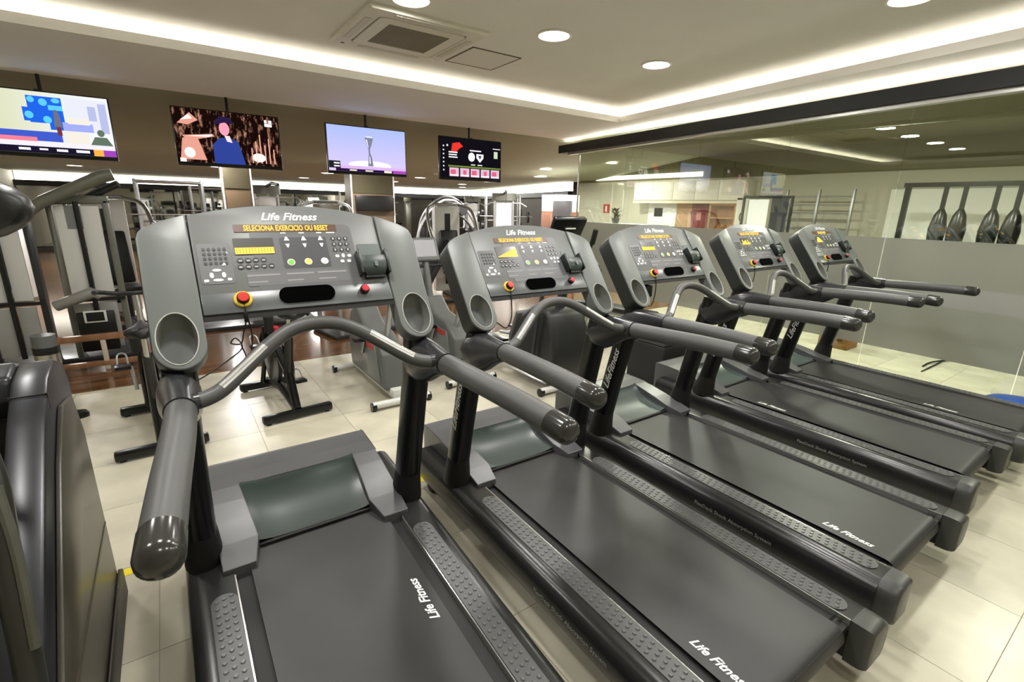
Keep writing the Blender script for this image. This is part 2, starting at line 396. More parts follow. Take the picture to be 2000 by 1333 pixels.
# access hatch
ah = thing('ceiling_hatch', 'square ceiling access panel beside the air conditioner', 'hatch', (2.25, 2.36, ZC))
b = MB()
for lo, hi in (((-.255, -.26, -.006), (.255, -.248, 0)), ((-.255, .248, -.006), (.255, .26, 0)), ((-.255, -.26, -.006), (-.243, .26, 0)), ((.243, -.26, -.006), (.255, .26, 0))): b.box(lo, hi)
build('frame', b, mat('hatch_frame', (96, 86, 66), .6), ah, smooth=0)
build('panel', MB().box((-.243, -.248, -.004), (.243, .248, -.001)), mat('hatch_panel', (216, 212, 203), .6), ah, smooth=0)
# far cassette in the soffit between last television and header
fa = thing('air_conditioner', 'ceiling air conditioner seen edge-on right of the last television', 'air conditioner', (5.6, 8.9, ZF))
rings = [[(x, y, z) for x, y in rrect(0, 0, w, w, rr, 4)] for w, rr, z in ((.96, .02, 0), (.96, .02, -.02), (.90, .02, -.04))]
build('panel_frame', MB().loft(rings), P, fa)
build('intake_grille', MB().box((-.26, -.26, -.046), (.26, .26, -.04)), mat('grille_back', (118, 110, 96), .6), fa, smooth=0)
# ================================================================== TREADMILLS
SHELL = mat('console_shell', (98, 103, 100), .36, bump=.05, bscale=900)
SHELL_DK = mat('console_back', (34, 38, 36), .4)
FACE = mat('console_face', (101, 104, 103), .4)
FACE2 = mat('console_overlay', (92, 93, 95), .4)
LEDGE = mat('console_ledge', (84, 88, 88), .3)
BLK = mat('treadmill_black', (10, 10, 10), .28)
BLKM = mat('black_matte', (13, 13, 12), .6)
RAIL = mat('rail_metal', (46, 46, 46), .25, metal=.3)
CAPM = mat('rail_cap', (58, 59, 57), .36, bump=.08, bscale=700)
PADM = mat('tread_pad', (76, 77, 77), .36)
BELT = mat('belt_rubber', (41, 41, 41), .42, noise=.22, nscale=2.2, bump=.12, bscale=1500)
GRIP = mat('grip_foam', (76, 76, 75), .45, bump=.06, bscale=800)
GCAP = mat('grip_cap', (50, 50, 47), .18)
BRK = mat('bracket_plastic', (46, 47, 49), .26)
HOOD = mat('motor_hood', (84, 85, 87), .32, bump=.04, bscale=800)
SCOOP = mat('motor_scoop', (62, 74, 71), .3)
CUP = mat('cup_plastic', (112, 114, 108), .4)
RIM = mat('cup_rim', (176, 178, 172), .3)
WPRINT = mat('white_print', (236, 236, 232), .5)
SILVER = mat('sensor_metal', (170, 170, 166), .3, metal=.9)
AMBER = emis('amber_led', (255, 196, 84), 1.5)
AMBER_DK = mat('amber_window', (62, 44, 30), .4, emit=(150, 84, 34), estr=.16)
LCD = mat('dark_window', (84, 84, 82), .2)
KEY = mat('key_dark', (34, 34, 34), .4); KEYW = mat('key_white', (226, 226, 222), .45)

O0 = Vector((0, -.128, 1.23)); VV = Vector((0, .587, .81)).normalized(); UU = Vector((1, 0, 0)); NN = UU.cross(VV)     # console face plane (n points at the runner)
FM = Matrix((UU, VV, NN)).transposed().to_4x4(); FM.translation = O0
def top_v(x):
    x = abs(x); pts = [(0, .394), (.10, .391), (.20, .377), (.307, .3515), (.36, .336), (.41, .316), (.44, .292)]
    for (a, va), (b, vb) in zip(pts, pts[1:]):
        if x <= b: return va+(vb-va)*(x-a)/(b-a)
    return .292

def make_treadmill():
    root = thing('treadmill', '', 'treadmill')
    # ---- side rails
    prof = [(.325, .247), (.412, .247), (.436, .244), (.455, .234), (.469, .216), (.476, .190), (.476, .15), (.468, .11), (.45, .085), (.325, .085)]
    for s in (-1, 1):
        r = build('side_rail', MB().loft([[(s*x, y, z) for x, z in prof] for y in (.43, -1.555)]), RAIL, root, smooth=50)
        big = [((x-.325)*1.0+.318, z+(.004 if z > .2 else -.006)) for x, z in prof]
        rings = []
        for y, k in ((-1.555, 1.), (-1.585, 1.), (-1.605, .985), (-1.618, .95), (-1.627, .89), (-1.630, .80)):
            rings.append([(s*(.397+(x-.397)*k), y, .166+(z-.166)*k) for x, z in big])
        build('end_cap', MB().loft(rings), CAPM, root, smooth=40)
        build('inner_trim', MB().box((min(s*.3215, s*.326), -1.552, .20), (max(s*.3215, s*.326), -.13, .2478)), mat('trim_silver', (196, 196, 192), .22, metal=.9), root, smooth=0)
        pad = build('tread_pad', MB().prism([(s*.3685+x, y) for x, y in rrect(0, -.865, .082, 1.31, .041, 8)], .246, .2505), PADM, root, smooth=30)
        bumps = MB()
        nrow = 40
        for i in range(nrow):
            for j in range(3):
                bx = s*.3685+(j-1)*.023+(.0 if i % 2 else .0); by = -.235-i*.0322+(j-1)*.006
                n = 6; o = len(bumps.v)
                for rr, h in ((.0085, .2502), (.0055, .2545)):
                    bumps.v += [Vector((bx+rr*math.cos(2*PI*k/n), by+rr*math.sin(2*PI*k/n), h)) for k in range(n)]
                bumps.f += [(o+k, o+(k+1) % n, o+n+(k+1) % n, o+n+k) for k in range(n)]+[tuple(o+n+k for k in range(n))]
        bo = build('grip_bumps', bumps, mat('bump_rubber', (92, 93, 93), .3), pad, smooth=35); bo['kind'] = 'stuff'
    M = Matrix.Translation((-.4765, -.95, .165)) @ Matrix.Rotation(-PI/2, 4, 'Z') @ Matrix.Rotation(PI/2, 4, 'X')
    text_mesh('rail_lettering', 'FlexDeck Shock Absorption System', .028, mat('grey_print', (150, 150, 146), .5), root, M, align='CENTER')
    # ---- deck and belt
    build('deck', MB().box((-.326, -1.55, .19), (.326, .10, .226)), BLKM, root, smooth=0)
    b = MB(); path = [(.02, .240), (-1.0, .240), (-1.50, .240)]
    for a in range(0, 181, 15):
        q = math.radians(a); path.append((-1.515-.048*math.sin(q), .192+.048*math.cos(q)))
    path += [(-1.0, .144)]
    b.loft([[(x, y, z) for y, z in path] for x in (-.27, -.09, .09, .27)], cap=False, closed=False)
    build('running_belt', b, BELT, root, smooth=60)
    build('rear_roller', MB().cyl((-.318, -1.515, .192), (.318, -1.515, .192), .038, 18), BLK, root)
    build('cross_frame', MB().box((-.33, -1.25, .09), (.33, -1.17, .15)).box((-.33, -.15, .09), (.33, .45, .14)), BLKM, root, smooth=0)
    # ---- motor cover
    st = [(.535, .341, .362), (.505, .349, .364), (.40, .347, .364), (.31, .341, .364), (.22, .329, .364), (.11, .311, .363), (.0, .289, .362), (-.113, .263, .36)]   # y, top z, outer x
    xi = {.31: .247, .22: .240, .11: .231, .0: .222, -.113: .249}
    b = MB(); zb = .20
    def V(p): b.v.append(Vector(p)); return len(b.v)-1
    L = []
    for y, zt, xo in st:
        d = {}
        for s in (-1, 1):
            d['ot', s] = V((s*xo, y, zt)); d['ob', s] = V((s*xo, y, zb if y < .5 else .12))
            if y <= .31: d['it', s] = V((s*xi[y], y, zt-.0)); d['ib', s] = V((s*xi[y], y, zb))
        L.append(d)
    for i in range(len(st)-1):
        a, c = L[i], L[i+1]
        for s in (-1, 1): b.f.append((a['ot', s], c['ot', s], c['ob', s], a['ob', s]))
        if st[i+1][0] >= .31: b.f.append((a['ot', -1], a['ot', 1], c['ot', 1], c['ot', -1]))
        else:
            for s in (-1, 1):
                b.f.append((a['ot', s], a['it', s], c['it', s], c['ot', s])); b.f.append((a['it', s], a['ib', s], c['ib', s], c['it', s]))
    # join front block strip to the arms (row y=.31)
    d = L[3]
    b.f.remove((L[2]['ot', -1], L[2]['ot', 1], d['ot', 1], d['ot', -1]))
    b.f.append((L[2]['ot', -1], L[2]['ot', 1], d['ot', 1], d['it', 1], d['it', -1], d['ot', -1]))
    b.f.append((d['it', -1], d['it', 1], d['ib', 1], d['ib', -1]))
    b.f.append((L[0]['ot', -1], L[0]['ob', -1], L[0]['ob', 1], L[0]['ot', 1]))
    e = L[-1]
    for s in (-1, 1): b.f.append((e['ot', s], e['it', s], e['ib', s], e['ob', s]))
    mc = build('motor_cover', b, HOOD, root, bevel=.0035, seg=2, smooth=0, angle=50)
    b = MB(); rows = []
    for y, z in ((.312, .340), (.30, .326), (.27, .305), (.22, .281), (.16, .264), (.08, .254), (.0, .2515)):
        hw = .222+(.247-.222)*(y/.31); rows.append([(x*hw, y, z+.012*abs(x)**6) for x in (-1.0, -.9, -.75, -.5, 0, .5, .75, .9, 1.0)])
    b.loft(rows, cap=False, closed=False)
    build('cover_scoop', b, SCOOP, mc, smooth=80)
    build('belt_gap', MB().box((-.222, -.016, .236), (.222, .001, .2508)), BLKM, mc, smooth=0)
    build('front_plate', MB().box((-.44, .43, .10), (.44, .45, .22)), BLKM, root, smooth=0)
    # ---- uprights
    for s in (-1, 1):
        rings = []
        for (x, y, z, a, c) in ((.408, .022, .235, .054, .066), (.408, .010, .34, .052, .060), (.404, -.045, .60, .050, .058), (.397, -.112, .90, .048, .060), (.388, -.145, 1.02, .048, .058), (.386, -.148, 1.085, .046, .045)):
            rings.append([(s*(x+a*math.copysign(abs(math.cos(t))**.75, math.cos(t))), y+c*math.copysign(abs(math.sin(t))**.75, math.sin(t)), z) for t in [2*PI*k/24 for k in range(24)]])
        build('upright', MB().loft(rings), BLK, root, smooth=50)
        rings = [[(s*(.408+a*math.cos(t)), y+c*math.sin(t), z) for t in [2*PI*k/24 for k in range(24)]] for (y, z, a, c) in ((.022, .236, .066, .085), (.018, .27, .064, .082), (.006, .36, .057, .068), (.0, .385, .0555, .064))]
        build('upright_boot', MB().loft(rings), BLKM, root, smooth=50)
        # handrail bracket
        rings = []
        for (x, y, z, a, c) in ((.395, -.085, .985, .046, .055), (.396, -.14, .985, .060, .095), (.396, -.20, .995, .058, .095), (.395, -.27, 1.014, .051, .078), (.394, -.34, 1.036, .043, .052), (.394, -.388, 1.047, .041, .041)):
            rings.append([(s*(x+a*math.cos(t)), y, z+c*math.sin(t)) for t in [2*PI*k/24 for k in range(24)]])
        build('handrail_bracket', MB().loft(rings), BRK, root, smooth=50)
        pts = spline([(s*.394, -.388, 1.047), (s*.405, -.55, 1.053), (s*.424, -.76, 1.060), (s*.440, -.94, 1.060)], 5)
        build('hand_grip', MB().tube(pts, .0375, 22), GRIP, root, smooth=60)
        build('grip_ring', MB().tube([(s*.394, -.384, 1.0468), (s*.3945, -.392, 1.0472)], .0382, 22), BLKM, root, smooth=40)
        build('grip_cap', MB().tube([(s*.439, -.925, 1.060), (s*.443, -.985, 1.059)], .0385, 22, dome=True), GCAP, root, smooth=60)
    # lettering up the outside of the left upright
    M = Matrix.Translation((-.4555, -.075, .70)) @ Matrix.Rotation(math.radians(15), 4, 'X') @ Matrix.Rotation(-PI/2, 4, 'Z') @ Matrix.Rotation(PI/2, 4, 'X') @ Matrix.Rotation(PI/2, 4, 'Z')
    text_mesh('upright_lettering', 'LifeFitness', .064, mat('grey_white_print', (196, 196, 190), .5), root, M, shear=.4, bold=.0006)
    # ---- crossbar with pulse sensors
    half = [(.372, -.352, 1.052), (.335, -.345, 1.053), (.29, -.328, 1.066), (.235, -.300, 1.100), (.16, -.262, 1.150), (.09, -.234, 1.186), (.03, -.222, 1.199)]
    pts = spline([(x, y, z) for x, y, z in half]+[(-x, y, z) for x, y, z in reversed(half)], 5)
    cb = build('crossbar', MB().tube(pts, .0225, 16), GRIP, root, smooth=60)
    for s in (-1, 1):
        sp = [(s*x, y, z) for x, y, z in half[2:5]]; pp = spline(sp, 5)
        b = MB()
        for i in range(len(pp)-1):
            pass
        # sensor plates: upper half shell of the tube
        T0 = None; rings = []
        for i, p in enumerate(pp):
            t = (pp[min(i+1, len(pp)-1)]-pp[max(i-1, 0)]).normalized()
            n1 = (Vector((0, -.55, .83)) - t*t.dot(Vector((0, -.55, .83)))).normalized(); n2 = t.cross(n1)
            rings.append([p+n1*(.0232*math.cos(a))+n2*(.0232*math.sin(a)) for a in [math.radians(d) for d in range(-30, 31, 10)]])
        b.loft(rings, cap=False, closed=False)
        build('pulse_sensor', b, SILVER, cb, smooth=60)
        build('bar_collar', MB().tube([(s*.375, -.353, 1.052), (s*.350, -.3485, 1.0525)], .0238, 16), BRK, cb)
    # ---- console
    xs = [-.304+.608*i/16 for i in range(17)]
    poly = [(x, top_v(x)) for x in reversed(xs)]
    outline = [(.304, .0)] + poly + [(-.304, .0)]
    outline = [(-.304, .0), (.304, .0)] + poly
    cbody = build('console_body', MB().prism(outline, -.055, .0, FM), FACE, root, bevel=.006, seg=2, smooth=40)
    bk = [(-.40, -.10), (.40, -.10)] + [(x*1.28, top_v(x*1.28)-.02) for x in reversed(xs)]
    build('console_back', MB().prism([(-.40, .03), (.40, .03)] + [(x*1.28, top_v(x*1.28)-.02) for x in reversed(xs)], -.10, -.052, FM), SHELL_DK, root, bevel=.015, seg=3, smooth=40)
    # underside of the ledge
    b = MB(); b.loft([[(x, -.128, 1.23), (x, -.136, 1.214), (x, -.06, 1.205), (x, -.05, 1.25)] for x in (-.304, .304)]); build('console_underside', b, BLKM, root)
    # lower ledge plate, tipped a little upward
    LM = FM @ Matrix.Rotation(math.radians(-5), 4, 'X')
    led = build('console_ledge', MB().prism([(-.303, .001), (.303, .001), (.303, .0745), (-.303, .0745)], -.01, .0065, FM @ Matrix.Rotation(math.radians(-4), 4, 'X')), LEDGE, cbody, bevel=.004, seg=2)
    F = lambda d: FM @ Matrix.Translation((0, 0, d))
    build('accessory_tray', MB().prism(rrect(.007, .047, .18, .056, .027, 8), .007, .0115, FM), mat('tray_black', (3, 3, 3), .9, spec=.02), led, smooth=40)
    # emergency stop
    es = build('stop_button_ring', MB().lathe([(.0265, .004), (.0265, .0125), (.0245, .0145), (.018, .0145)], (-.19, .044, 0), 28, FM), mat('stop_yellow', (228, 196, 60), .35), led)
    build('stop_collar', MB().lathe([(.0185, .012), (.0185, .026), (.016, .030)], (-.19, .044, 0), 24, FM), BLK, es)
    build('stop_cap', MB().lathe([(.0155, .018), (.0165, .030), (.0145, .0325), (.0, .0328)], (-.19, .044, 0), 24, FM), mat('stop_red', (196, 46, 42), .32), es)
    rb = build('start_button_collar', MB().lathe([(.0165, .004), (.0165, .018), (.013, .022)], (.202, .046, 0), 24, FM), BLK, led)
    build('start_button_cap', MB().lathe([(.0125, .012), (.013, .0255), (.011, .0275), (.0, .0278)], (.202, .046, 0), 24, FM), mat('button_red', (190, 52, 60), .3), rb)
    # face overlay panels
    build('overlay_panel', MB().prism(rrect(.035, .19, .34, .25, .02, 5), 0, .0012, FM), FACE2, cbody, smooth=30)
    build('tv_remote_panel', MB().prism(rrect(-.246, .176, .092, .142, .008, 4), 0, .0014, FM), mat('remote_panel', (96, 97, 100), .42), cbody, smooth=30)
    build('control_panel', MB().prism(rrect(.031, .206, .156, .118, .008, 4), .001, .0018, FM), mat('control_panel', (66, 66, 70), .4), cbody, smooth=30)
    build('instruction_strip', MB().prism(rrect(.0, .114, .33, .05, .006, 3), 0, .0016, FM), mat('instruction_strip', (98, 98, 101), .45), cbody, smooth=30)
    b = MB()
    for x0, w in ((-.115, .10), (.0, .09), (.105, .10)):
        b.prism(rrect(x0, .127, w, .007, .003, 2), .0016, .0022, FM).prism(rrect(x0-.02, .103, w*.6, .006, .003, 2), .0016, .0022, FM)
    o = build('instruction_lines', b, mat('pale_print', (132, 132, 132), .5), cbody, smooth=0); o['kind'] = 'stuff'
    md = build('message_display', MB().prism(rrect(-.012, .301, .334, .028, .003, 3), .0, .0022, FM), AMBER_DK, cbody, smooth=30)
    build('profile_window', MB().prism(rrect(-.127, .234, .122, .060, .003, 3), .001, .0024, FM), LCD, cbody, smooth=30)
    # keys
    b = MB()
    for r in range(4):
        for c in range(5): b.prism(ellipse(-.274+c*.0145, .226-r*.0165, .0048, .0058, 8), .0012, .0032, FM)
    build('remote_keys', b, KEY, cbody)['kind'] = 'stuff'
    b = MB(); b.prism(ellipse(-.247, .152, .013, .005, 10), .0012, .003, FM).prism(ellipse(-.247, .118, .015, .005, 10), .0012, .003, FM)
    b.prism(ellipse(-.263, .135, .006, .010, 10), .0012, .003, FM).prism(ellipse(-.229, .135, .006, .010, 10), .0012, .003, FM)
    b.prism(rrect(-.279, .117, .013, .009, .002, 2), .0012, .003, FM).prism(rrect(-.215, .119, .012, .009, .002, 2), .0012, .003, FM).prism(rrect(-.225, .172, .012, .008, .002, 2), .0012, .003, FM).prism(rrect(-.213, .212, .008, .006, .002, 2), .0012, .003, FM)
    build('remote_pad', b, KEYW, cbody)['kind'] = 'stuff'
    b = MB(); b2 = MB()
    for r, row in ((.183, (-.176, -.153, -.130, -.107)), (.160, (-.178, -.155, -.132, -.109, -.086))):
        for x in row:
            b.prism(ellipse(x, r, .0096, .0085, 12), .001, .003, FM); b2.prism(rrect(x, r-.001, .011, .005, .002, 2), .003, .0034, FM)
    build('program_keys', b, KEY, cbody)['kind'] = 'stuff'; build('program_key_faces', b2, mat('key_grey', (168, 168, 166), .4), cbody)['kind'] = 'stuff'
    b = MB()
    for x in (-.023, .033, .090):
        b.prism([(x-.009, .252), (x+.009, .252), (x+.002, .268), (x-.002, .268)], .0018, .003, FM)
        b.prism([(x-.007, .240), (x+.007, .240), (x+.002, .226), (x-.002, .226)], .0018, .003, FM)
    build('arrow_keys', b, KEYW, cbody, smooth=0)['kind'] = 'stuff'
    b = MB()
    for x, w in ((-.03, .012), (.03, .013), (.09, .013), (.13, .021)): b.prism(rrect(x, .2825, w*1.4, .004, .001, 1), .0012, .002, FM)
    build('display_captions', b, WPRINT, cbody, smooth=0)['kind'] = 'stuff'
    for x, nm, c in ((-.023, 'go_key', (120, 196, 74)), (.033, 'cool_down_key', (222, 210, 72)), (.088, 'select_key', (196, 222, 228))):
        kk = build(nm, MB().lathe([(.0128, .0015), (.0128, .004), (.011, .0052), (0, .0055)], (x, .169, 0), 20, FM), mat(nm+'_rim', (232, 232, 226), .4), cbody)
        build('key_face', MB().lathe([(.0095, .005), (.0095, .0058), (0, .006)], (x, .169, 0), 18, FM), mat(nm+'_face', c, .4), kk)
    b = MB(); b2 = MB()
    for r in range(3):
        for c in range(3): b.prism(ellipse(.134+c*.0225, .257-r*.0225, .0085, .0082, 10), .0012, .003, FM); b2.prism(rrect(.134+c*.0225, .257-r*.0225, .006, .009, .002, 2), .003, .0034, FM)
    build('number_keys', b, KEY, cbody)['kind'] = 'stuff'; build('number_key_faces', b2, mat('key_grey', (168, 168, 166), .4), cbody)['kind'] = 'stuff'
    b = MB()
    for x, y in ((.136, .187), (.179, .187), (.150, .166), (.174, .166)): b.prism(rrect(x, y, .014, .011, .004, 3), .0012, .003, FM)
    b.prism(ellipse(.157, .188, .006, .009, 8), .0012, .003, FM); build('entry_keys', b, KEYW, cbody)['kind'] = 'stuff'
    # reading holder on the right of the face
    hd_ = build('accessory_holder_back', MB().prism(rrect(.256, .205, .085, .055, .006, 3), 0, .002, FM), mat('holder_plate', (88, 97, 94), .38), cbody, smooth=30)
    rings = []
    for (v, d, hw) in ((.170, .036, .050), (.155, .040, .050), (.135, .041, .048), (.115, .037, .043), (.100, .026, .036), (.09, .008, .030)):
        rings.append([FM @ Vector((.254+hw*c, v, d*(1-.12*c**4))) for c in (-1., -.8, -.4, 0, .4, .8, 1.)])
    b = MB(); b.loft(rings, cap=False, closed=False)
    hp = build('accessory_holder', b, mat('holder_shell', (48, 60, 56), .36), cbody, smooth=60)
    b = MB()
    for s in (-1, 1):
        b.prism([(.254+s*.046, .10), (.254+s*.056, .10), (.254+s*.058, .19), (.254+s*.050, .196), (.254+s*.044, .19)] if s > 0 else [(.254-.056, .10), (.254-.046, .10), (.254-.044, .19), (.254-.050, .196), (.254-.058, .19)], 0, .040, FM)
    b.prism([(.215, .088), (.29, .088), (.285, .105), (.22, .105)], .0, .02, FM)
    build('holder_arms', b, mat('holder_dark', (22, 27, 25), .35), hp, bevel=.003, seg=2)
    build('holder_tab', MB().prism(rrect(.256, .13, .012, .02, .004, 3), .044, .047, FM), SHELL, hp)
    # logo
    M = F(.0012) @ Matrix.Translation((0, .345, 0)); text_mesh('console_logo', 'Life Fitness', .041, WPRINT, cbody, M, shear=.35, bold=.0009)
    # ---- side shells with cup holders
    for s in (-1, 1):
        out = []
        cup = [(.3775+.0525*math.cos(t), -.063+.081*math.sin(t)) for t in [2*PI*k/40 for k in range(40)]]
        # outline sampled as a ring around the cup centre: bottom round, straight sides, arched top
        ol = []
        for k in range(21):
            t = PI+PI*k/20; ol.append((.373+.068*math.cos(t), -.088+.072*math.sin(t)))
        ol += [(.441, .0), (.4425, .10), (.4425, .20), (.4425, .268), (.436, .288), (.42, .304), (.39, .321), (.35, .337), (.307, .351), (.3065, .25), (.306, .15), (.3055, .05)]
        b = MB()
        fr = [FM @ Vector((s*x, v, .006)) for x, v in ol]; ba_ = [FM @ Vector((s*x, v, -.055)) for x, v in ol]; ho = [FM @ Vector((s*x, v, .006)) for x, v in cup]
        me = bpy.data.meshes.new('side_shell'); bm = bmesh.new()
        vf = [bm.verts.new(p) for p in fr]; vb = [bm.verts.new(p) for p in ba_]; vh = [bm.verts.new(p) for p in ho]
        n = len(fr)
        ef = [bm.edges.new((vf[i], vf[(i+1) % n])) for i in range(n)]; eh = [bm.edges.new((vh[i], vh[(i+1) % 40])) for i in range(40)]
        bmesh.ops.triangle_fill(bm, edges=ef+eh, use_beauty=True)
        for i in range(n): bm.faces.new((vf[i], vf[(i+1) % n], vb[(i+1) % n], vb[i]))
        bm.faces.new(vb)
        bmesh.ops.recalc_face_normals(bm, faces=bm.faces)
        es_ = [e for e in ef if e.is_valid]
        bmesh.ops.bevel(bm, geom=es_, offset=.006, segments=3, affect='EDGES', profile=.5, clamp_overlap=True)
        bm.to_mesh(me); bm.free(); me.shade_smooth(); me.set_sharp_from_angle(angle=math.radians(40))
        sh = link('side_shell', me, SHELL, root)
        # dark side wall on the outside of the shell
        wl = [(x, v) for x, v in ol[10:28]]
        b = MB(); b.loft([[FM @ Vector((s*(x+.0012), v, d)) for x, v in wl] for d in (-.002, -.09)], cap=False, closed=False)
        build('shell_side', b, SHELL_DK, sh, smooth=50)
        c0 = FM @ Vector((s*.3775, -.063, 0))
        rings = [ho]
        for (a, e_, off) in ((.051, .0785, (0, .008, -.005)), (.048, .066, (0, .030, -.024)), (.043, .048, (0, .044, -.044)), (.036, .034, (0, .048, -.054))):
            rings.append([c0+Vector(off)+(UU*(s*a*math.cos(t)))+VV*(e_*math.sin(t)) for t in [2*PI*k/40 for k in range(40)]])
        b = MB(); o = len(b.v)
        b.loft(rings, cap=False); b.f.append(tuple(len(b.v)-40+k for k in range(40)))
        build('cup_holder', b, CUP, sh, smooth=60)
        b = MB(); rings = []
        for k in range(41):
            t = 2*PI*k/40; cc = Vector((.3775+.0525*math.cos(t), -.063+.081*math.sin(t), .0062)); rad = Vector((math.cos(t), math.sin(t), 0))
            rings.append([FM @ Vector((s*(cc+rad*(.0022*math.cos(q))).x, (cc+rad*(.0022*math.cos(q))).y, cc.z+.0022*math.sin(q))) for q in [2*PI*j/6 for j in range(6)]])
        b.loft(rings, cap=False); build('cup_rim', b, RIM, sh, smooth=60)
    return root
tread0 = make_treadmill()
TLAB = ['inclined grey treadmill in the front, the nearest to the camera, with glowing amber display',
        'grey treadmill second from the camera, amber ramp graph on its screen',
        'grey treadmill in the middle of the row of five',
        'grey treadmill fourth from the camera, second from the glass wall',
        'grey treadmill at the far end of the row beside the frosted glass']
TPOS = [(0, 0, 0, 3.859, -.0218), (1.1316, .0685, -.243, 0, 0), (2.2013, .0928, .295, 0, 0), (3.3966, .1558, .961, 0, 0), (4.4952, .1131, -.158, 0, 0)]
TREADS = []
def lcd_shape(k):
    b = MB()
    if k in (0, 2): b.prism([(-.186, .206), (-.068, .206), (-.068, .229), (-.186, .229)], .0024, .0030, FM)
    elif k == 1:
        for i in range(8): b.prism([(-.184+i*.0145, .207), (-.184+i*.0145+.012, .207), (-.184+i*.0145+.012, .213+i*.0058), (-.184+i*.0145, .211+i*.0058)], .0024, .003, FM)
    elif k == 3:
        for i in range(8): b.prism([(-.184+i*.0145, .207), (-.184+i*.0145+.011, .207), (-.184+i*.0145+.011, .22+.03*abs(math.sin(i*1.3))), (-.184+i*.0145, .22+.03*abs(math.sin(i*1.3)))], .0024, .003, FM)
    else: b.prism([(-.186, .206), (-.068, .206), (-.12, .258), (-.134, .258)], .0024, .0030, FM)
    return b
for i, (x, y, th, tl, dz) in enumerate(TPOS):
    t = tread0 if i == 0 else copy_tree(tread0)
    a, th = math.radians(tl), math.radians(th)
    piv = Vector((0, -1.4, .09)); R_ = Matrix.Rotation(th, 3, 'Z'); Rx = Matrix.Rotation(a, 3, 'X')
    t.rotation_euler = (R_ @ Rx).to_euler(); t.location = Vector((x, y, dz)) + R_ @ (piv - Rx @ piv)
    tag(t, TLAB[i], 'treadmill', 'row of five treadmills'); TREADS.append(t)
for i, t in enumerate(TREADS):
    cb = [c for c in t.children if c.name.startswith('console_body')][0]
    ms = ('SELECIONA EXERCICIO OU RESET', 'SELECIONA EXERCICIO OU RESET', 'SELECIONE EXERCICIO', 'SELECIONE EXERCICIO', 'SELECIONE')[i]
    text_mesh('message_text', ms, .029, AMBER, cb, FM @ Matrix.Translation((-.012, .3005, .0025)), bold=.0006, sx=min(1., .325/(len(ms)*.0187)))
    build('profile_graph', lcd_shape(i), AMBER, cb, smooth=0)
    if i == 0:
        g = MB()
        for k in range(13): g.prism([(-.181+k*.0092, .209), (-.181+k*.0092+.0014, .209), (-.181+k*.0092+.0014, .226), (-.181+k*.0092, .226)], .003, .0033, FM)
        build('profile_bars', g, mat('bar_dark', (120, 84, 40), .5), cb, smooth=0)
    # belt lettering (the belts stand at different places)
    bl = [c for c in t.children if c.name.startswith('running_belt')][0]
    if i == 0: spots = [(.222, -.578, PI/2)]
    else: spots = [(-.218, (-1.385, -1.35, -.43, -1.1)[i-1], -PI/2)]
    for (lx, ly, rz) in spots:
        text_mesh('belt_lettering', 'Life Fitness', .045, WPRINT, bl, Matrix.Translation((lx, ly, .2405)) @ Matrix.Rotation(rz, 4, 'Z'), shear=.4, bold=.001)
    # feet: rear levelling feet and front lift wheels reach the floor
    inv = t.matrix_basis.inverted()
    for s in (-1, 1):
        for ly, nm, r in ((-1.40, 'levelling_foot', .028), (.34, 'lift_wheel', .04)):
            top = Vector((s*.40, ly, .10)); wt = t.matrix_basis @ top
            if nm == 'levelling_foot':
                build(nm, MB().tube([inv @ Vector((wt.x, wt.y, q)) for q in (0.0005, .012, .014, wt.z)], [r, r, .012, .012], 14), BLKM, t)
            else:
                p = MB().tube([inv @ Vector((wt.x, wt.y, .035)), top], [.016, .02], 10)
                build('lift_leg', p, BLKM, t)
                c1 = inv @ Vector((wt.x-.018, wt.y, .035)); c2 = inv @ Vector((wt.x+.018, wt.y, .035))
                build('lift_wheel', MB().cyl(c1, c2, .0345, 18), BLKM, t)

# safety cords hanging from the stop buttons
def cord(t, pts, r=.0022):
    cb = [c for c in t.children if c.name.startswith('console_body')][0]
    build('safety_cord', MB().tube(spline(pts, 6), r, 6), BLKM, cb, smooth=60)
E0 = FM @ Vector((-.19, .030, .016))
for i, t in enumerate(TREADS):
    p = E0
    if i == 0:
        cord(t, [p, p+Vector((.0, -.012, -.05)), p+Vector((-.012, -.005, -.10)), p+Vector((-.022, .0, -.135)), p+Vector((-.05, .0, -.13)), p+Vector((-.035, .0, -.115)), p+Vector((-.02, 0, -.15)), p+Vector((-.07, 0, -.19)), p+Vector((-.13, -.03, -.215)), p+Vector((-.17, -.05, -.225))])
        cord(t, [p+Vector((.004, -.008, -.04)), p+Vector((.012, -.003, -.11)), p+Vector((.004, 0, -.17)), p+Vector((-.006, 0, -.20)), p+Vector((-.014, 0, -.17)), p+Vector((-.022, 0, -.14))])
        cb = [c for c in t.children if c.name.startswith('console_body')][0]
        build('cord_clip', MB().cbox(p+Vector((0, -.010, -.045)), (.012, .008, .034)), BLKM, cb, bevel=.002)
    else:
        cord(t, [p, p+Vector((0, -.012, -.06)), p+Vector((.01, .0, -.14)), p+Vector((-.02, .0, -.19)), p+Vector((-.09, .0, -.15)), p+Vector((-.15, -.05, -.17))], .003)
        if i == 2:
            cb = [c for c in t.children if c.name.startswith('console_body')][0]
            build('cord_box', MB().cbox(p+Vector((-.045, .03, -.10)), (.085, .05, .07)), BLKM, cb, bevel=.008)
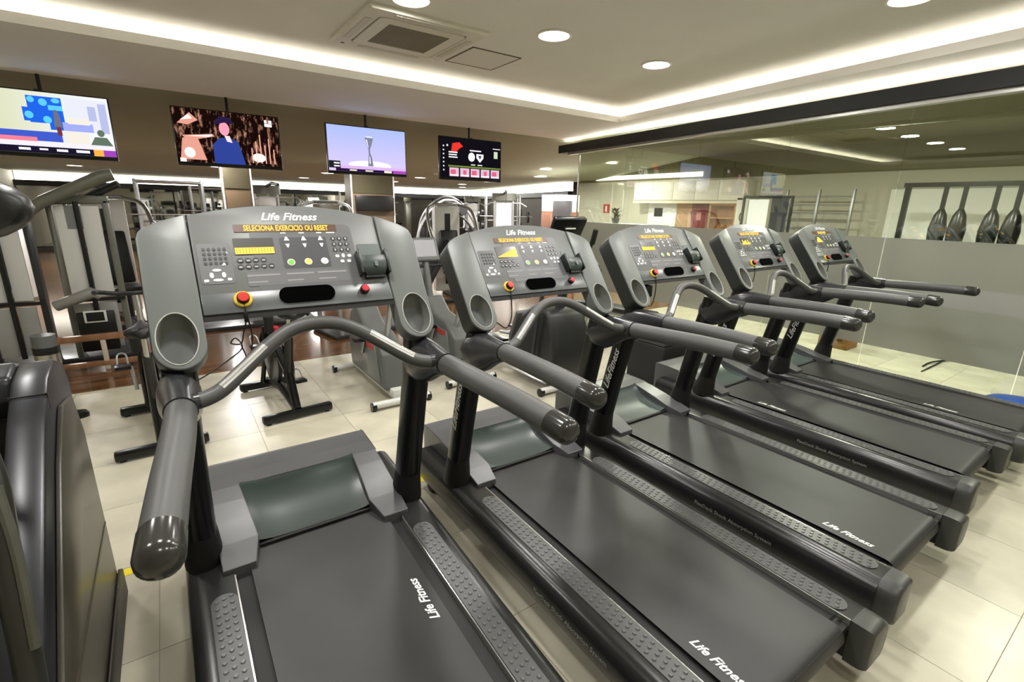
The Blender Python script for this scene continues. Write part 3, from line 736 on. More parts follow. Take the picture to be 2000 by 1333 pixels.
# ================================================================== TELEVISIONS
def grad(name, a, b, strength, axis='Z', k=1.):
    m = bpy.data.materials.new(name); m.use_nodes = True; nt = m.node_tree; nt.nodes.remove(nt.nodes['Principled BSDF'])
    tc = nt.nodes.new('ShaderNodeTexCoord'); sp = nt.nodes.new('ShaderNodeSeparateXYZ'); cr = nt.nodes.new('ShaderNodeValToRGB'); e = nt.nodes.new('ShaderNodeEmission')
    cr.color_ramp.elements[0].color = (*lin(a), 1); cr.color_ramp.elements[1].color = (*lin(b), 1)
    nt.links.new(tc.outputs['Generated'], sp.inputs[0]); nt.links.new(sp.outputs[axis], cr.inputs[0]); nt.links.new(cr.outputs[0], e.inputs[0])
    e.inputs[1].default_value = strength; nt.links.new(e.outputs[0], nt.nodes['Material Output'].inputs[0]); return m
def sparkle(name, base, hot, scale, strength):
    m = bpy.data.materials.new(name); m.use_nodes = True; nt = m.node_tree; nt.nodes.remove(nt.nodes['Principled BSDF'])
    tc = nt.nodes.new('ShaderNodeTexCoord'); mp = nt.nodes.new('ShaderNodeMapping'); mp.inputs['Scale'].default_value = (2.2, 1, .8)
    n = nt.nodes.new('ShaderNodeTexNoise'); n.inputs['Scale'].default_value = scale; n.inputs['Detail'].default_value = 8; n.inputs['Roughness'].default_value = .7
    cr = nt.nodes.new('ShaderNodeValToRGB'); e = nt.nodes.new('ShaderNodeEmission')
    cr.color_ramp.elements[0].position = .52; cr.color_ramp.elements[0].color = (*lin(base), 1); cr.color_ramp.elements[1].position = .82; cr.color_ramp.elements[1].color = (*lin(hot), 1)
    nt.links.new(tc.outputs['Object'], mp.inputs[0]); nt.links.new(mp.outputs[0], n.inputs['Vector']); nt.links.new(n.outputs['Fac'], cr.inputs[0]); nt.links.new(cr.outputs[0], e.inputs[0])
    e.inputs[1].default_value = strength; nt.links.new(e.outputs[0], nt.nodes['Material Output'].inputs[0]); return m
TVY, TVW, TVH, TVZ = 4.98, 1.09, .614, 2.327
BEZ = mat('tv_bezel', (10, 10, 11), .25)
def tv(x, label, screen):
    t = thing('television', label, 'television', (x, TVY, TVZ), group='televisions hung above the hall')
    sw, sh = TVW-.024, TVH-.050
    z0 = -TVH/2+.038
    build('casing', MB().box((-TVW/2, 0, -TVH/2), (TVW/2, .045, TVH/2)), BEZ, t, bevel=.006)
    build('rear_housing', MB().box((-.30, .046, -.24), (.30, .085, .10)), BEZ, t, bevel=.01)
    s = build('screen', MB().box((-sw/2, -.003, z0), (sw/2, -.0005, z0+sh)), screen, t, smooth=0)
    build('mount_pole', MB().cyl((.02, .11, -.15), (.02, .11, 2.8-TVZ), .016, 12), BLACK, t)
    build('mount_plate', MB().box((-.13, .086, -.18), (.17, .10, .12)), BLACK, t)
    build('sensor', MB().cbox((0, .0, TVH/2+.006), (.03, .02, .012)), BLACK, t)
    def pic(name, polys, rgb, k=1., lay=1, raw=None):
        for p in polys:
            b = MB().prism([((u-.5)*sw, z0+v*sh) for u, v in p], .003+lay*.0003, .0032+lay*.0003, Matrix.Rotation(PI/2, 4, 'X'))
            build(name, b, raw or emis('screen_%d_%d_%d' % rgb, rgb, k), s, smooth=0)
    return t, pic
def R(a, b, c, d): return [(a, b), (c, b), (c, d), (a, d)]
def El(cx, cy, a, b, n=14): return ellipse(cx, cy, a, b, n)
# 1: studio programme
t, pic = tv(-1.225, 'television at the left edge showing a bright studio with blue screens', grad('tv_studio', (196, 200, 150), (226, 228, 236), 1., 'X'))
pic('studio_floor', [R(0, .2, .62, .36)], (60, 84, 190), lay=1)
pic('video_wall', [R(.42, .50, .66, .93), R(.38, .52, .50, .74), R(.55, .40, .66, .6)], (30, 92, 214), lay=2)
pic('wall_lights', [El(.45, .87, .025, .05), El(.53, .84, .03, .06), El(.42, .62, .03, .06), El(.54, .56, .03, .06), R(.56, .72, .66, .80), El(.62, .88, .03, .04)], (86, 190, 250), lay=3)
pic('back_wall', [R(.68, .40, .99, .95)], (214, 216, 226), lay=1)
pic('window_shade', [R(.84, .60, .90, .84), R(.92, .4, .98, .9)], (170, 176, 214), lay=2)
pic('desk', [R(.67, .20, .82, .38), R(.68, .52, .84, .62)], (224, 218, 206), lay=4)
pic('desk_glow', [R(.64, .40, .86, .54)], (150, 160, 240), lay=3)
pic('presenter', [El(.605, .70, .014, .035), [(.58, .45), (.635, .45), (.625, .68), (.59, .68)]], (104, 104, 116), lay=5)
pic('presenter_legs', [R(.592, .31, .625, .46)], (112, 48, 60), lay=5)
pic('seated_figure', [El(.91, .40, .028, .06), [(.82, .19), (.99, .19), (.95, .33), (.86, .33)]], (92, 108, 92), lay=5)
pic('ticker_top', [R(0, .11, 1, .19)], (224, 220, 240), lay=5)
pic('pink_strap', [R(0, .19, .44, .26)], (226, 120, 140), lay=6)
pic('ticker', [R(0, .0, 1, .11)], (24, 20, 40), lay=5)
pic('ticker_text', [R(.30, .04, .38, .08), R(.44, .05, .50, .08), R(.56, .04, .64, .08), R(.70, .04, .80, .085)], (230, 230, 236), lay=6)
pic('orange_tag', [R(.83, .0, .905, .11)], (232, 166, 66), lay=6)
pic('purple_tag', [R(.905, .0, 1, .11)], (150, 62, 176), lay=6)
# 2: dark stage with a performer in blue
t, pic = tv(.391, 'television showing a performer in blue before a dark glittering stage', sparkle('tv_stage', (20, 8, 6), (236, 170, 140), 9., 1.1))
pic('flare', [[(.03, .72), (.15, .93), (.22, .80), (.12, .70)], [(.06, .50), (.33, .56), (.36, .52), (.10, .40)], [(.02, .05), (.06, .45), (.20, .45), (.26, .05)]], (214, 150, 132), lay=1)
pic('flare_core', [[(.06, .78), (.14, .90), (.17, .82)], [(.10, .49), (.35, .555), (.30, .50)], El(.77, .16, .07, .09), El(.11, .18, .05, .10)], (252, 236, 226), lay=2)
pic('curtain_streaks', [R(.70+i*.045, .05, .712+i*.045, .35+.35*((i*37) % 5)/5) for i in range(6)], (226, 160, 140), lay=2)
pic('coat', [[(.33, .0), (.33, .36), (.40, .50), (.50, .52), (.58, .44), (.63, .0)]], (44, 62, 140), lay=3)
pic('face', [El(.455, .68, .05, .13)], (236, 150, 170), lay=4)
pic('collar', [[(.45, .55), (.50, .55), (.52, .42), (.47, .44)]], (250, 214, 214), lay=4)
pic('cap', [[(.36, .74), (.38, .84), (.44, .92), (.52, .90), (.55, .78), (.46, .80)]], (38, 26, 62), lay=5)
pic('white_mark', [R(.86, .80, .935, .86), R(.86, .87, .885, .93), R(.905, .87, .935, .93)], (250, 250, 250), lay=3)
pic('age_mark', [R(.015, .0, .07, .07)], (244, 244, 244), lay=3)
# 3: trophy on pale blue
t, pic = tv(2.032, 'television showing a silver trophy on a pale blue ground', grad('tv_trophy', (206, 190, 236), (160, 176, 232), 1., 'Z'))
pic('plinth_glow', [El(.52, .16, .28, .10, 20)], (240, 236, 250), lay=1)
pic('trophy', [[(.46, .78), (.57, .78), (.545, .62), (.525, .54), (.50, .54), (.485, .62)], R(.503, .42, .525, .55), [(.49, .14), (.56, .14), (.545, .34), (.525, .44), (.508, .44), (.50, .34)]], (120, 124, 142), lay=2)
pic('trophy_shine', [[(.475, .74), (.49, .74), (.505, .58), (.50, .56)], [(.51, .2), (.525, .2), (.52, .36), (.512, .36)], R(.48, .79, .56, .81)], (232, 234, 244), lay=3)
pic('lower_band', [R(0, .06, 1, .13)], (206, 170, 226), lay=4)
pic('caption_box', [R(.0, .06, .14, .22)], (30, 30, 36), lay=5)
pic('caption_text', [R(.06, .155, .13, .185), R(.06, .09, .13, .12)], (236, 236, 240), lay=6)
pic('ticker', [R(.08, 0, 1, .06)], (40, 20, 60), lay=5)
pic('ticker_tags', [R(.70, .005, .80, .055), R(.25, .015, .34, .045), R(.45, .015, .55, .045)], (236, 220, 200), lay=6)
pic('purple_tag', [R(.82, .0, 1, .07)], (158, 70, 170), lay=6)
# 4: menu of a streaming app
t, pic = tv(3.648, 'television nearest the glass showing a dark menu with two white crests', emis('tv_menu_dark', (16, 14, 20), 1.))
pic('red_art', [[(.17, .66), (.19, .86), (.30, .90), (.36, .80), (.30, .74), (.27, .68), (.22, .64)]], (220, 52, 44), lay=1)
pic('side_icons', [El(.05, .18+i*.10, .013, .022, 8) for i in range(7)]+[El(.11, .80, .015, .03, 8)], (206, 204, 214), lay=1)
pic('programme_text', [R(.13, .62, .27, .655), R(.13, .56, .26, .59), R(.13, .50, .27, .53), R(.47, .70, .66, .73), R(.49, .34, .56, .365), R(.60, .34, .68, .365), R(.86, .80, .99, .82)], (234, 234, 238), lay=1)
pic('round_crest', [El(.50, .55, .055, .115, 20)], (246, 246, 246), lay=1)
pic('shield_crest', [[(.58, .64), (.70, .64), (.70, .54), (.64, .42), (.58, .54)]], (236, 236, 236), lay=1)
pic('crest_mark', [[(.61, .60), (.67, .60), (.64, .50)]], (60, 60, 66), lay=2)
pic('network_mark', [R(.88, .56, .945, .74)], (190, 206, 176), lay=1)
pic('pitch', [R(.12, .27, 1, .31)], (108, 128, 52), lay=1)
pic('thumbnails', [R(.14+i*.172, .03, .29+i*.172, .25) for i in range(5)], (206, 176, 196), lay=1)
pic('thumbnail_art', [R(.16+i*.172+(i % 2)*.03, .06, .24+i*.172, .2) for i in range(5)], (214, 90, 120), lay=2)
pic('thumbnail_text', [R(.15+i*.172, .05, .28+i*.172, .08) for i in range(5)], (250, 248, 250), lay=3)
# ================================================================== GYM EQUIPMENT
STEEL = mat('dark_steel', (44, 45, 46), .32); SILV = mat('silver_steel', (168, 170, 170), .3, metal=.6)
SHROUD = mat('light_shroud', (206, 207, 202), .45); GSHR = mat('grey_shroud', (92, 95, 93), .4)
VINYL = mat('black_vinyl', (20, 20, 21), .42); OLIVE = mat('olive_paint', (104, 106, 94), .4)
PLATE = mat('weight_plate', (24, 25, 26), .4); REDP = mat('red_plastic', (188, 40, 60), .35)
WHITEP = mat('white_panel', (232, 232, 228), .45)
def Tb(name, pts, r, m, p, n=10, sm=False): return build(name, MB().tube(spline(pts, 5) if sm else pts, r, n), m, p, smooth=50)
def Bx(name, lo, hi, m, p, bevel=.008): return build(name, MB().box(lo, hi), m, p, bevel=bevel)

# ---- spin bikes (face +y)
def spin_bike():
    t = thing('spin_bike', '', 'exercise bike')
    for y, w, nm in ((0, .52, 'rear_stabilizer'), (.84, .46, 'front_stabilizer')):
        build(nm, MB().box((-w/2, y-.032, .012), (w/2, y+.032, .072)), BLK, t, bevel=.012)
        for s in (-1, 1): build('foot_pad', MB().cyl((s*(w/2-.04), y, .0005), (s*(w/2-.04), y, .02), .02, 12), BLKM, t)
    build('base_beam', MB().tube([(0, .0, .06), (0, .40, .14), (0, .84, .07)], .034, 10), BLK, t)
    build('seat_tube', MB().tube([(0, .03, .06), (0, .16, .34), (0, .05, .66)], [.034, .036, .03], 10), BLK, t)
    Tb('seat_post', [(0, .06, .60), (0, .02, .82)], .018, CHROME, t)
    build('saddle', MB().loft([[(.085*k*math.cos(a), y, .85+.035*math.sin(a)) for a in [2*PI*i/14 for i in range(14)]] for y, k in ((-.13, .5), (-.11, 1.1), (-.05, 1.15), (.03, .7), (.10, .36), (.14, .18))]), VINYL, t, smooth=60)
    build('front_frame', MB().tube([(0, .16, .34), (0, .48, .50), (0, .66, .74)], [.034, .032, .03], 10), BLK, t)
    build('fork', MB().tube([(-.05, .80, .07), (-.05, .60, .40), (-.03, .62, .62)], .02, 8).tube([(.05, .80, .07), (.05, .60, .40), (.03, .62, .62)], .02, 8), BLK, t)
    build('flywheel', MB().cyl((-.016, .60, .34), (.016, .60, .34), .225, 36), STEEL, t)
    build('wheel_guard', MB().loft([[(x, .60+.245*math.cos(a), .34+.245*math.sin(a)) for a in [math.radians(d) for d in range(20, 165, 12)]] for x in (-.035, .035)], cap=False, closed=False), BLK, t)
    build('belt_cover', MB().cyl((.045, .40, .34), (.075, .40, .34), .15, 28).cyl((.045, .58, .34), (.075, .58, .34), .09, 24), BLK, t)
    Tb('handlebar_post', [(0, .64, .68), (0, .70, .96)], .02, CHROME, t)
    build('handlebar', MB().tube(spline([(-.22, .52, 1.02), (-.22, .70, 1.0), (-.12, .78, .97), (0, .74, .97), (.12, .78, .97), (.22, .70, 1.0), (.22, .52, 1.02)], 5), .016, 8), BLKM, t)
    kn = build('tension_knob', MB().cyl((0, .40, .60), (0, .38, .66), .022, 16), REDP, t)
    build('knob_stem', MB().cyl((0, .42, .50), (0, .40, .60), .008, 8), CHROME, kn)
    for s, a in ((1, -100), (-1, 80)):
        q = math.radians(a); c = Vector((s*.09, .40, .34)); e = c+Vector((s*.01, .17*math.cos(q), .17*math.sin(q)))
        cr = build('crank_arm', MB().tube([c, e], .012, 8), SILV, t)
        pd = Bx('pedal', (e.x-(.0 if s > 0 else .09), e.y-.045, e.z-.012), (e.x+(.09 if s > 0 else 0), e.y+.045, e.z+.012), BLK, cr, .004)
        build('toe_cage', MB().tube(spline([(e.x+s*.015, e.y+.03, e.z+.01), (e.x+s*.02, e.y+.09, e.z+.06), (e.x+s*.045, e.y+.10, e.z+.075), (e.x+s*.07, e.y+.09, e.z+.06), (e.x+s*.075, e.y+.03, e.z+.01)], 4), .006, 6), SILV, cr)
    build('bottle_cage', MB().cyl((-.05, .40, .62), (-.05, .36, .76), .035, 14), BLKM, t)
    return t
b1 = spin_bike(); b1.location = (.30, 1.91, 0); b1.rotation_euler.z = math.radians(6)
tag(b1, 'black spin bike with a red knob seen under the nearest treadmill console', 'exercise bike', 'spin bikes behind the treadmills')
b2 = copy_tree(b1); b2.location = (-.57, 1.80, 0); b2.rotation_euler.z = math.radians(3)
tag(b2, 'black spin bike on the left, mostly hidden behind the nearest treadmill', 'exercise bike', 'spin bikes behind the treadmills')

# ---- upright bikes with grey shroud (face +y)
def upright_bike():
    t = thing('upright_bike', '', 'exercise bike')
    for y, nm in ((0, 'rear_foot'), (1.14, 'front_foot')):
        f = build(nm, MB().tube([(-.25, y, .045), (.25, y, .045)], .03, 12), SHROUD, t)
        for s in (-1, 1): build('foot_cap', MB().tube([(s*.225, y, .0365), (s*.262, y, .0365)], .036, 12), BLK, f)
    build('main_beam', MB().box((-.06, .03, .05), (.06, 1.12, .13)), SHROUD, t, bevel=.01)
    poly = [(.10, .10), (1.04, .10), (1.08, .40), (.98, .66), (.78, .74), (.60, .60), (.36, .56), (.16, .42)]
    M = Matrix(((0, 0, 1, 0), (1, 0, 0, 0), (0, 1, 0, 0), (0, 0, 0, 1)))
    build('shroud', MB().prism(poly, -.10, .10, M), GSHR, t, bevel=.03, seg=3)
    build('side_panel', MB().prism([(.2, .16), (.62, .14), (.70, .50), (.30, .46)], .100, .112, M).prism([(.2, .16), (.62, .14), (.70, .50), (.30, .46)], -.112, -.100, M), mat('shroud_panel', (112, 116, 114), .35), t, bevel=.004)
    build('red_lettering', MB().cbox((-.113, .42, .44), (.004, .20, .05)).cbox((.113, .42, .44), (.004, .20, .05)), mat('red_print', (178, 62, 54), .5), t, smooth=0)
    Tb('seat_post', [(0, .30, .5), (0, .14, .88)], .026, SILV, t)
    build('saddle', MB().loft([[(.13*k*math.cos(a), y, .92+.05*math.sin(a)) for a in [2*PI*i/14 for i in range(14)]] for y, k in ((-.06, .5), (-.03, 1.0), (.06, 1.05), (.16, .6), (.26, .28), (.29, .12))]), VINYL, t, smooth=60)
    Tb('mast', [(0, .86, .66), (0, .98, 1.10)], .035, GSHR, t)
    build('handlebar', MB().tube(spline([(-.24, .58, 1.06), (-.24, .76, 1.04), (-.16, .90, 1.03), (0, .96, 1.02), (.16, .90, 1.03), (.24, .76, 1.04), (.24, .58, 1.06)], 5), .017, 8), BLKM, t)
    c = build('console', MB().box((-.15, -.02, -.13), (.15, .03, .13), Matrix.Translation((0, .98, 1.19)) @ Matrix.Rotation(math.radians(-24), 4, 'X')), GSHR, t, bevel=.02, seg=3)
    build('console_screen', MB().box((-.115, -.0225, -.085), (.115, -.0205, .095), Matrix.Translation((0, .98, 1.19)) @ Matrix.Rotation(math.radians(-24), 4, 'X')), mat('console_grey', (150, 150, 156), .3), c, smooth=0)
    for s, a in ((1, -60), (-1, 120)):
        q = math.radians(a); cc = Vector((s*.125, .60, .33)); e = cc+Vector((0, .17*math.cos(q), .17*math.sin(q)))
        cr = build('crank_arm', MB().tube([cc, e], .013, 8), SILV, t)
        Bx('pedal', (e.x+(0 if s > 0 else -.10), e.y-.05, e.z-.014), (e.x+(.10 if s > 0 else 0), e.y+.05, e.z+.014), BLK, cr, .004)
    return t
u1 = upright_bike(); u1.location = (1.08, 1.72, 0)
tag(u1, 'grey upright exercise bike with red lettering, right of the spin bike', 'exercise bike', 'upright bikes behind the treadmills')
u2 = copy_tree(u1); u2.location = (1.84, 1.86, 0)
tag(u2, 'grey upright exercise bike with its console showing between first and second treadmill', 'exercise bike', 'upright bikes behind the treadmills')

# ---- elliptical trainers (face -y, towards the treadmills)
def elliptical():
    t = thing('elliptical_trainer', '', 'elliptical')
    M = Matrix(((0, 0, 1, 0), (1, 0, 0, 0), (0, 1, 0, 0), (0, 0, 0, 1)))
    for y in (.04, 1.55):
        f = build('foot_bar', MB().tube([(-.30, y, .045), (.30, y, .045)], .03, 12), SHROUD, t)
        for s in (-1, 1): build('foot_cap', MB().tube([(s*.27, y, .0365), (s*.31, y, .0365)], .036, 12), BLK, f)
    build('base_rail', MB().box((-.05, .0, .05), (.05, 1.55, .12)), STEEL, t, bevel=.01)
    build('drive_shroud', MB().prism([(.0, .10), (.62, .10), (.64, .40), (.52, .66), (.30, .80), (.08, .76), (-.02, .55)], -.22, .22, M), mat('drive_shroud', (40, 41, 41), .38), t, bevel=.06, seg=4)
    build('shroud_trim', MB().prism([(.62, .14), (.65, .14), (.67, .42), (.55, .69), (.53, .66), (.64, .40)], -.225, .225, M), GSHR, t, bevel=.01)
    Tb('mast', [(0, .18, .74), (0, .10, 1.10), (0, .14, 1.40)], .045, STEEL, t)
    c = build('console', MB().box((-.18, -.03, -.12), (.18, .03, .12), Matrix.Translation((0, .14, 1.46)) @ Matrix.Rotation(math.radians(28), 4, 'X')), BLK, t, bevel=.02, seg=3)
    build('console_badge', MB().cbox((0, .10, 1.50), (.09, .012, .015)).cbox((.0, .085, 1.47), (.11, .012, .012)), KEYW, c, smooth=0)
    for s in (-1, 1):
        a = Tb('moving_arm', [(s*.27, .22, .30), (s*.28, .12, .80), (s*.30, .0, 1.10), (s*.31, .16, 1.22), (s*.31, .10, 1.42)], .017, STEEL, t, sm=True)
        build('arm_grip', MB().tube([(s*.31, .13, 1.33), (s*.31, .095, 1.45)], .024, 10, dome=True), BLKM, a)
        p = Tb('pedal_arm', [(s*.20, .30, .30+s*.08), (s*.20, 1.45, .28-s*.05)], .022, SILV, t)
        Bx('pedal', (s*.20-.075, .80, .33+s*.02), (s*.20+.075, 1.20, .36+s*.02), BLK, p, .01)
    return t
e1 = elliptical(); e1.location = (2.50, 1.22, 0)
tag(e1, 'dark elliptical trainer facing the gap between second and third treadmill', 'elliptical', 'ellipticals behind the treadmills')

# ---- plyo box, bench, floor things
pb = thing('plyo_box', 'black padded plyometric box on the tiles beside the fourth treadmill', 'plyo box', (3.56, 1.04, 0))
build('body', MB().box((-.25, -.22, 0), (.25, .22, .40)), mat('plyo_black', (30, 30, 31), .6), pb, bevel=.02, seg=3)
build('top_pad', MB().box((-.25, -.22, .401), (.25, .22, .44)), mat('plyo_top', (62, 63, 63), .55), pb, bevel=.012)
wb = thing('weight_bench', 'flat weight bench with silver legs behind the third treadmill', 'bench', (4.25, 1.85, 0), math.radians(8))
build('seat_pad', MB().box((-.14, -.1, .40), (.14, 1.0, .46)), VINYL, wb, bevel=.02, seg=3)
build('beam', MB().box((-.03, -.05, .34), (.03, .95, .399)), SILV, wb, bevel=.005)
for y, d in ((.0, -.18), (.88, .12)):
    for s in (-1, 1):
        build('leg', MB().tube([(s*.03, y, .36), (s*.13, y+d, .012)], [.022, .022], 8), SILV, wb)
        build('foot', MB().cyl((s*.13, y+d, .0005), (s*.13, y+d, .02), .028, 12), BLKM, wb)
pk = build('floor_puck', MB().loft([[(.085*k*math.cos(a), .05*k*math.sin(a), z) for a in [2*PI*i/20 for i in range(20)]] for k, z in ((1, .0005), (1.02, .03), (.85, .05), (.4, .055))]), BLK, None, loc=(-1.13, 2.80, 0))
tag(pk, 'small black oval foot lying on the tiles at the left', 'machine foot')
bd = thing('balance_dome', 'blue balance dome on the floor at the right edge by the glass', 'balance trainer', (5.30, -1.26, 0))
build('base', MB().lathe([(.28, .001), (.29, .02), (.29, .05), (.27, .06)], n=36), BLKM, bd)
build('dome', MB().lathe([(.265, .055), (.262, .09), (.24, .125), (.19, .16), (.11, .182), (.03, .19)], n=36), mat('blue_rubber', (22, 84, 178), .35), bd, smooth=70)

# ---- stair climber standing left of the first treadmill
sc = thing('stair_climber', 'large dark stair climber cut off by the left edge of the photo', 'stair climber', (-1.085, .0, 0))
MY = Matrix(((0, 0, 1, 0), (1, 0, 0, 0), (0, 1, 0, 0), (0, 0, 0, 1)))      # polygon (y,z) extruded along x
DK = mat('climber_body', (44, 45, 49), .3, metal=.3); DK2 = mat('climber_side', (66, 62, 52), .32); DK3 = mat('climber_trim', (58, 50, 38), .4)
top = [(.36, .86), (.38, .98), (.33, 1.07), (.22, 1.11), (.08, 1.085), (-.08, .99), (-.62, .56), (-1.02, .24), (-1.06, .10), (-1.06, .03), (.42, .03), (.42, .5)]
for s in (1, -1):
    a, c = (.268, .355) if s > 0 else (-.355, -.268)
    sp = build('side_housing', MB().prism(top, a, c, MY), DK, sc, bevel=.010, seg=2, smooth=30)
    poly = [(.33, .08), (.33, .80), (.26, .96), (.10, .98), (-.10, .86), (-.95, .18), (-.95, .08)]
    x0, x1 = (.356, .372) if s > 0 else (-.372, -.356)
    build('side_panel', MB().prism(poly, x0, x1, MY), DK2, sp, bevel=.005)
    build('column_seam', MB().box((a-.0008, .02, 1.0), (c+.0008, .028, 1.0535)), BLACK, sp, smooth=0); build('panel_seam', MB().box((x1-.001 if s > 0 else x0-.002, -.93, .40), (x1+.002 if s > 0 else x0+.001, .32, .412)), DK3, sp, smooth=0)
    build('skirt', MB().prism([(.40, .012), (.40, .13), (.34, .17), (-.98, .10), (-.98, .012)], *((.373, .382) if s > 0 else (-.382, -.373)), MY), mat('climber_skirt', (34, 32, 27), .5), sp, bevel=.006)
build('top_bridge', MB().prism([(.33, .92), (.36, 1.0), (.31, 1.085), (.22, 1.115), (.12, 1.09), (.10, 1.02), (.16, .95)], -.267, .267, MY), DK, sc, bevel=.02, seg=3)
build('rear_cover', MB().box((-.234, .22, .03), (.234, .34, .93)), BLKM, sc, smooth=0)
for i in range(5):
    st_ = build('step', MB().box((-.225, .02-i*.20, .70-i*.155), (.225, .20-i*.20, .72-i*.155)), mat('step_grey', (70, 70, 70), .5), sc, bevel=.004)
    build('step_riser', MB().box((-.225, .18-i*.20, .56-i*.155), (.225, .20-i*.20, .699-i*.155)), BLKM, st_, smooth=0)
for s in (-1, 1):
    hr = build('handrail', MB().tube(spline([(s*.10, -.30, 1.30), (s*.26, -.38, 1.20), (s*.325, -.48, 1.05), (s*.335, -.56, .85), (s*.335, -.64, .52), (s*.32, -.72, .40)], 6), .027, 12), mat('rail_grey', (44, 44, 39), .35), sc)
    build('rail_stripe', MB().tube(spline([(s*.342, -.525, 1.02), (s*.357, -.575, .87), (s*.358, -.625, .66)], 5), .011, 8), mat('rail_pale', (84, 84, 74), .35), hr)
ms_ = build('mast', MB().tube([(.0, .27, 1.08), (.14, .26, 1.52)], [.06, .05], 14), BLK, sc)
con = build('console', MB().loft([[(x*.9+.12+.27*k*math.cos(a), .22+y, 1.60+.12*k*math.sin(a)) for a in [2*PI*i/24 for i in range(24)]] for x, y, k in ((0, .10, .5), (0, .08, .9), (0, .03, 1.), (0, -.03, 1.), (0, -.06, .9))]), mat('console_dark', (28, 28, 26), .35), sc, smooth=50)
# ================================================================== THE HALL BEHIND
BROWN = mat('brown_panel', (94, 78, 60), .3); MIRC = mat('column_mirror', (120, 112, 92), .12, metal=.8)
# columns between the machines, clad in brown panels with pale edge strips
def column(x0, x1, y, label, niche=None):
    t = thing('column', label, 'column', ((x0+x1)/2, y, 0)); hw = (x1-x0)/2
    build('core', MB().box((-hw+.01, .01, 0), (hw-.01, .5, 2.399)), BROWN, t, smooth=0)
    for s in (-1, 1): build('edge_strip', MB().box((s*hw-.012, -.012, 0), (s*hw+.012, .012, 2.39)), WHITE_METAL, t, smooth=0)
    build('upper_panel', MB().box((-hw+.03, -.004, 1.86), (hw-.03, .009, 2.38)), MIRC, t, smooth=0)
    build('lower_panel', MB().box((-hw+.03, -.004, .05), (hw-.03, .009, 1.80)), BROWN, t, smooth=0)
    if niche: build('screen_box', MB().box((-hw+.06, -.09, 1.50), (hw-.06, -.005, 1.82)), BLACK, t, bevel=.01)
    return t
column(.56, 1.02, 8.4, 'narrow brown column with pale edges below the second television')
column(2.98, 3.92, 8.9, 'wide brown column with a black box below the third television', True)

# ---- multi-station with light shrouds at the left
ms = thing('multi_station', 'multi-station gym with tall light grey shrouds at the left edge', 'gym machine', (-1.22, 4.55, 0))
for k, (xa, xb) in enumerate(((-.62, -.26), (-.02, .36))):
    tw = build('tower_frame', MB().box((xa-.05, .0, 0), (xa, .16, 1.58)).box((xb, 0, 0), (xb+.05, .16, 1.62)).box((xa-.05, 0, 1.58), (xb+.05, .16, 1.66)), OLIVE if k else STEEL, ms, bevel=.012)
    w = (xb-xa)/2
    for j in range(2):
        build('shroud_panel', MB().box((xa+j*w+.012, -.03+j*.01, .66), (xa+j*w+w-.03, -.005+j*.01, 1.56)), SHROUD, tw, bevel=.006)
        build('lower_panel', MB().box((xa+j*w+.012, -.03+j*.01, .12), (xa+j*w+w-.03, -.005+j*.01, .60)), mat('shroud_grey', (150, 151, 146), .45), tw, bevel=.006)
    build('guide_rod', MB().cyl((xa+w-.008, -.045, .10), (xa+w-.008, -.045, 1.60), .022, 10), BLACK, tw)
    build('cross_bar', MB().box((xa-.05, -.05, .62), (xb+.05, -.035, .655)), BLACK, tw, smooth=0)
Tb('pulley_arm', [(-.30, -.12, 1.40), (-.05, -.16, 1.60), (.42, -.20, 1.84), (.50, -.20, 1.86)], [.05, .05, .06, .055], OLIVE, ms)
Tb('lever_arm', [(.22, .1, 1.62), (.36, .06, 1.70), (.52, .0, 1.78)], [.04, .04, .035], STEEL, ms)
Tb('press_arm', [(-.12, -.2, .62), (.18, -.26, .74), (.24, -.26, .70)], [.05, .055, .045], mat('arm_grey', (130, 131, 124), .4), ms)
build('counter_box', MB().box((.0, -.14, .12), (.30, -.06, .52)), BLACK, ms, bevel=.01)
fr = build('counter_window', MB().box((.06, -.155, .42), (.24, -.142, .54)), SHROUD, ms, bevel=.004)
build('counter_glass', MB().box((.08, -.158, .435), (.22, -.1555, .525)), BLACK, fr, smooth=0)
build('base_plate', MB().box((-.70, -.05, 0.001), (.45, .60, .05)), STEEL, ms, bevel=.01)
build('badge', MB().box((.07, -.034, 1.34), (.19, -.031, 1.56)), mat('badge_grey', (120, 124, 124), .4), ms, smooth=0)
sk = thing('speaker_box', 'grey metal canister with a dark ring at the left edge', 'canister', (-1.35, 3.62, 0))
build('can', MB().cyl((0, 0, .001), (0, 0, .34), .085, 24), CHROME, sk); build('ring', MB().cyl((0, 0, .34), (0, 0, .40), .088, 24), BLACK, sk); build('lid', MB().cyl((0, 0, .40), (0, 0, .50), .082, 24), GSHR, sk)
# low wooden platform frame on the wooden floor
lp = thing('platform_frame', 'low wood and metal platform frame on the wooden floor at the left', 'platform', (-1.08, 4.12, 0))
WD = wood_mat('platform_wood', (110, 78, 52), (150, 112, 80), .3, 9, 1)
build('top_rail', MB().box((-.34, -.03, .30), (.52, .03, .36)), WD, lp, bevel=.008)
build('bottom_rail', MB().box((-.34, -.03, .04), (.52, .03, .09)), WD, lp, bevel=.008)
for x in (-.31, .06, .49): build('post', MB().box((x-.02, -.025, .0), (x+.02, .025, .32)), mat('post_pale', (186, 176, 158), .35), lp, bevel=.004)

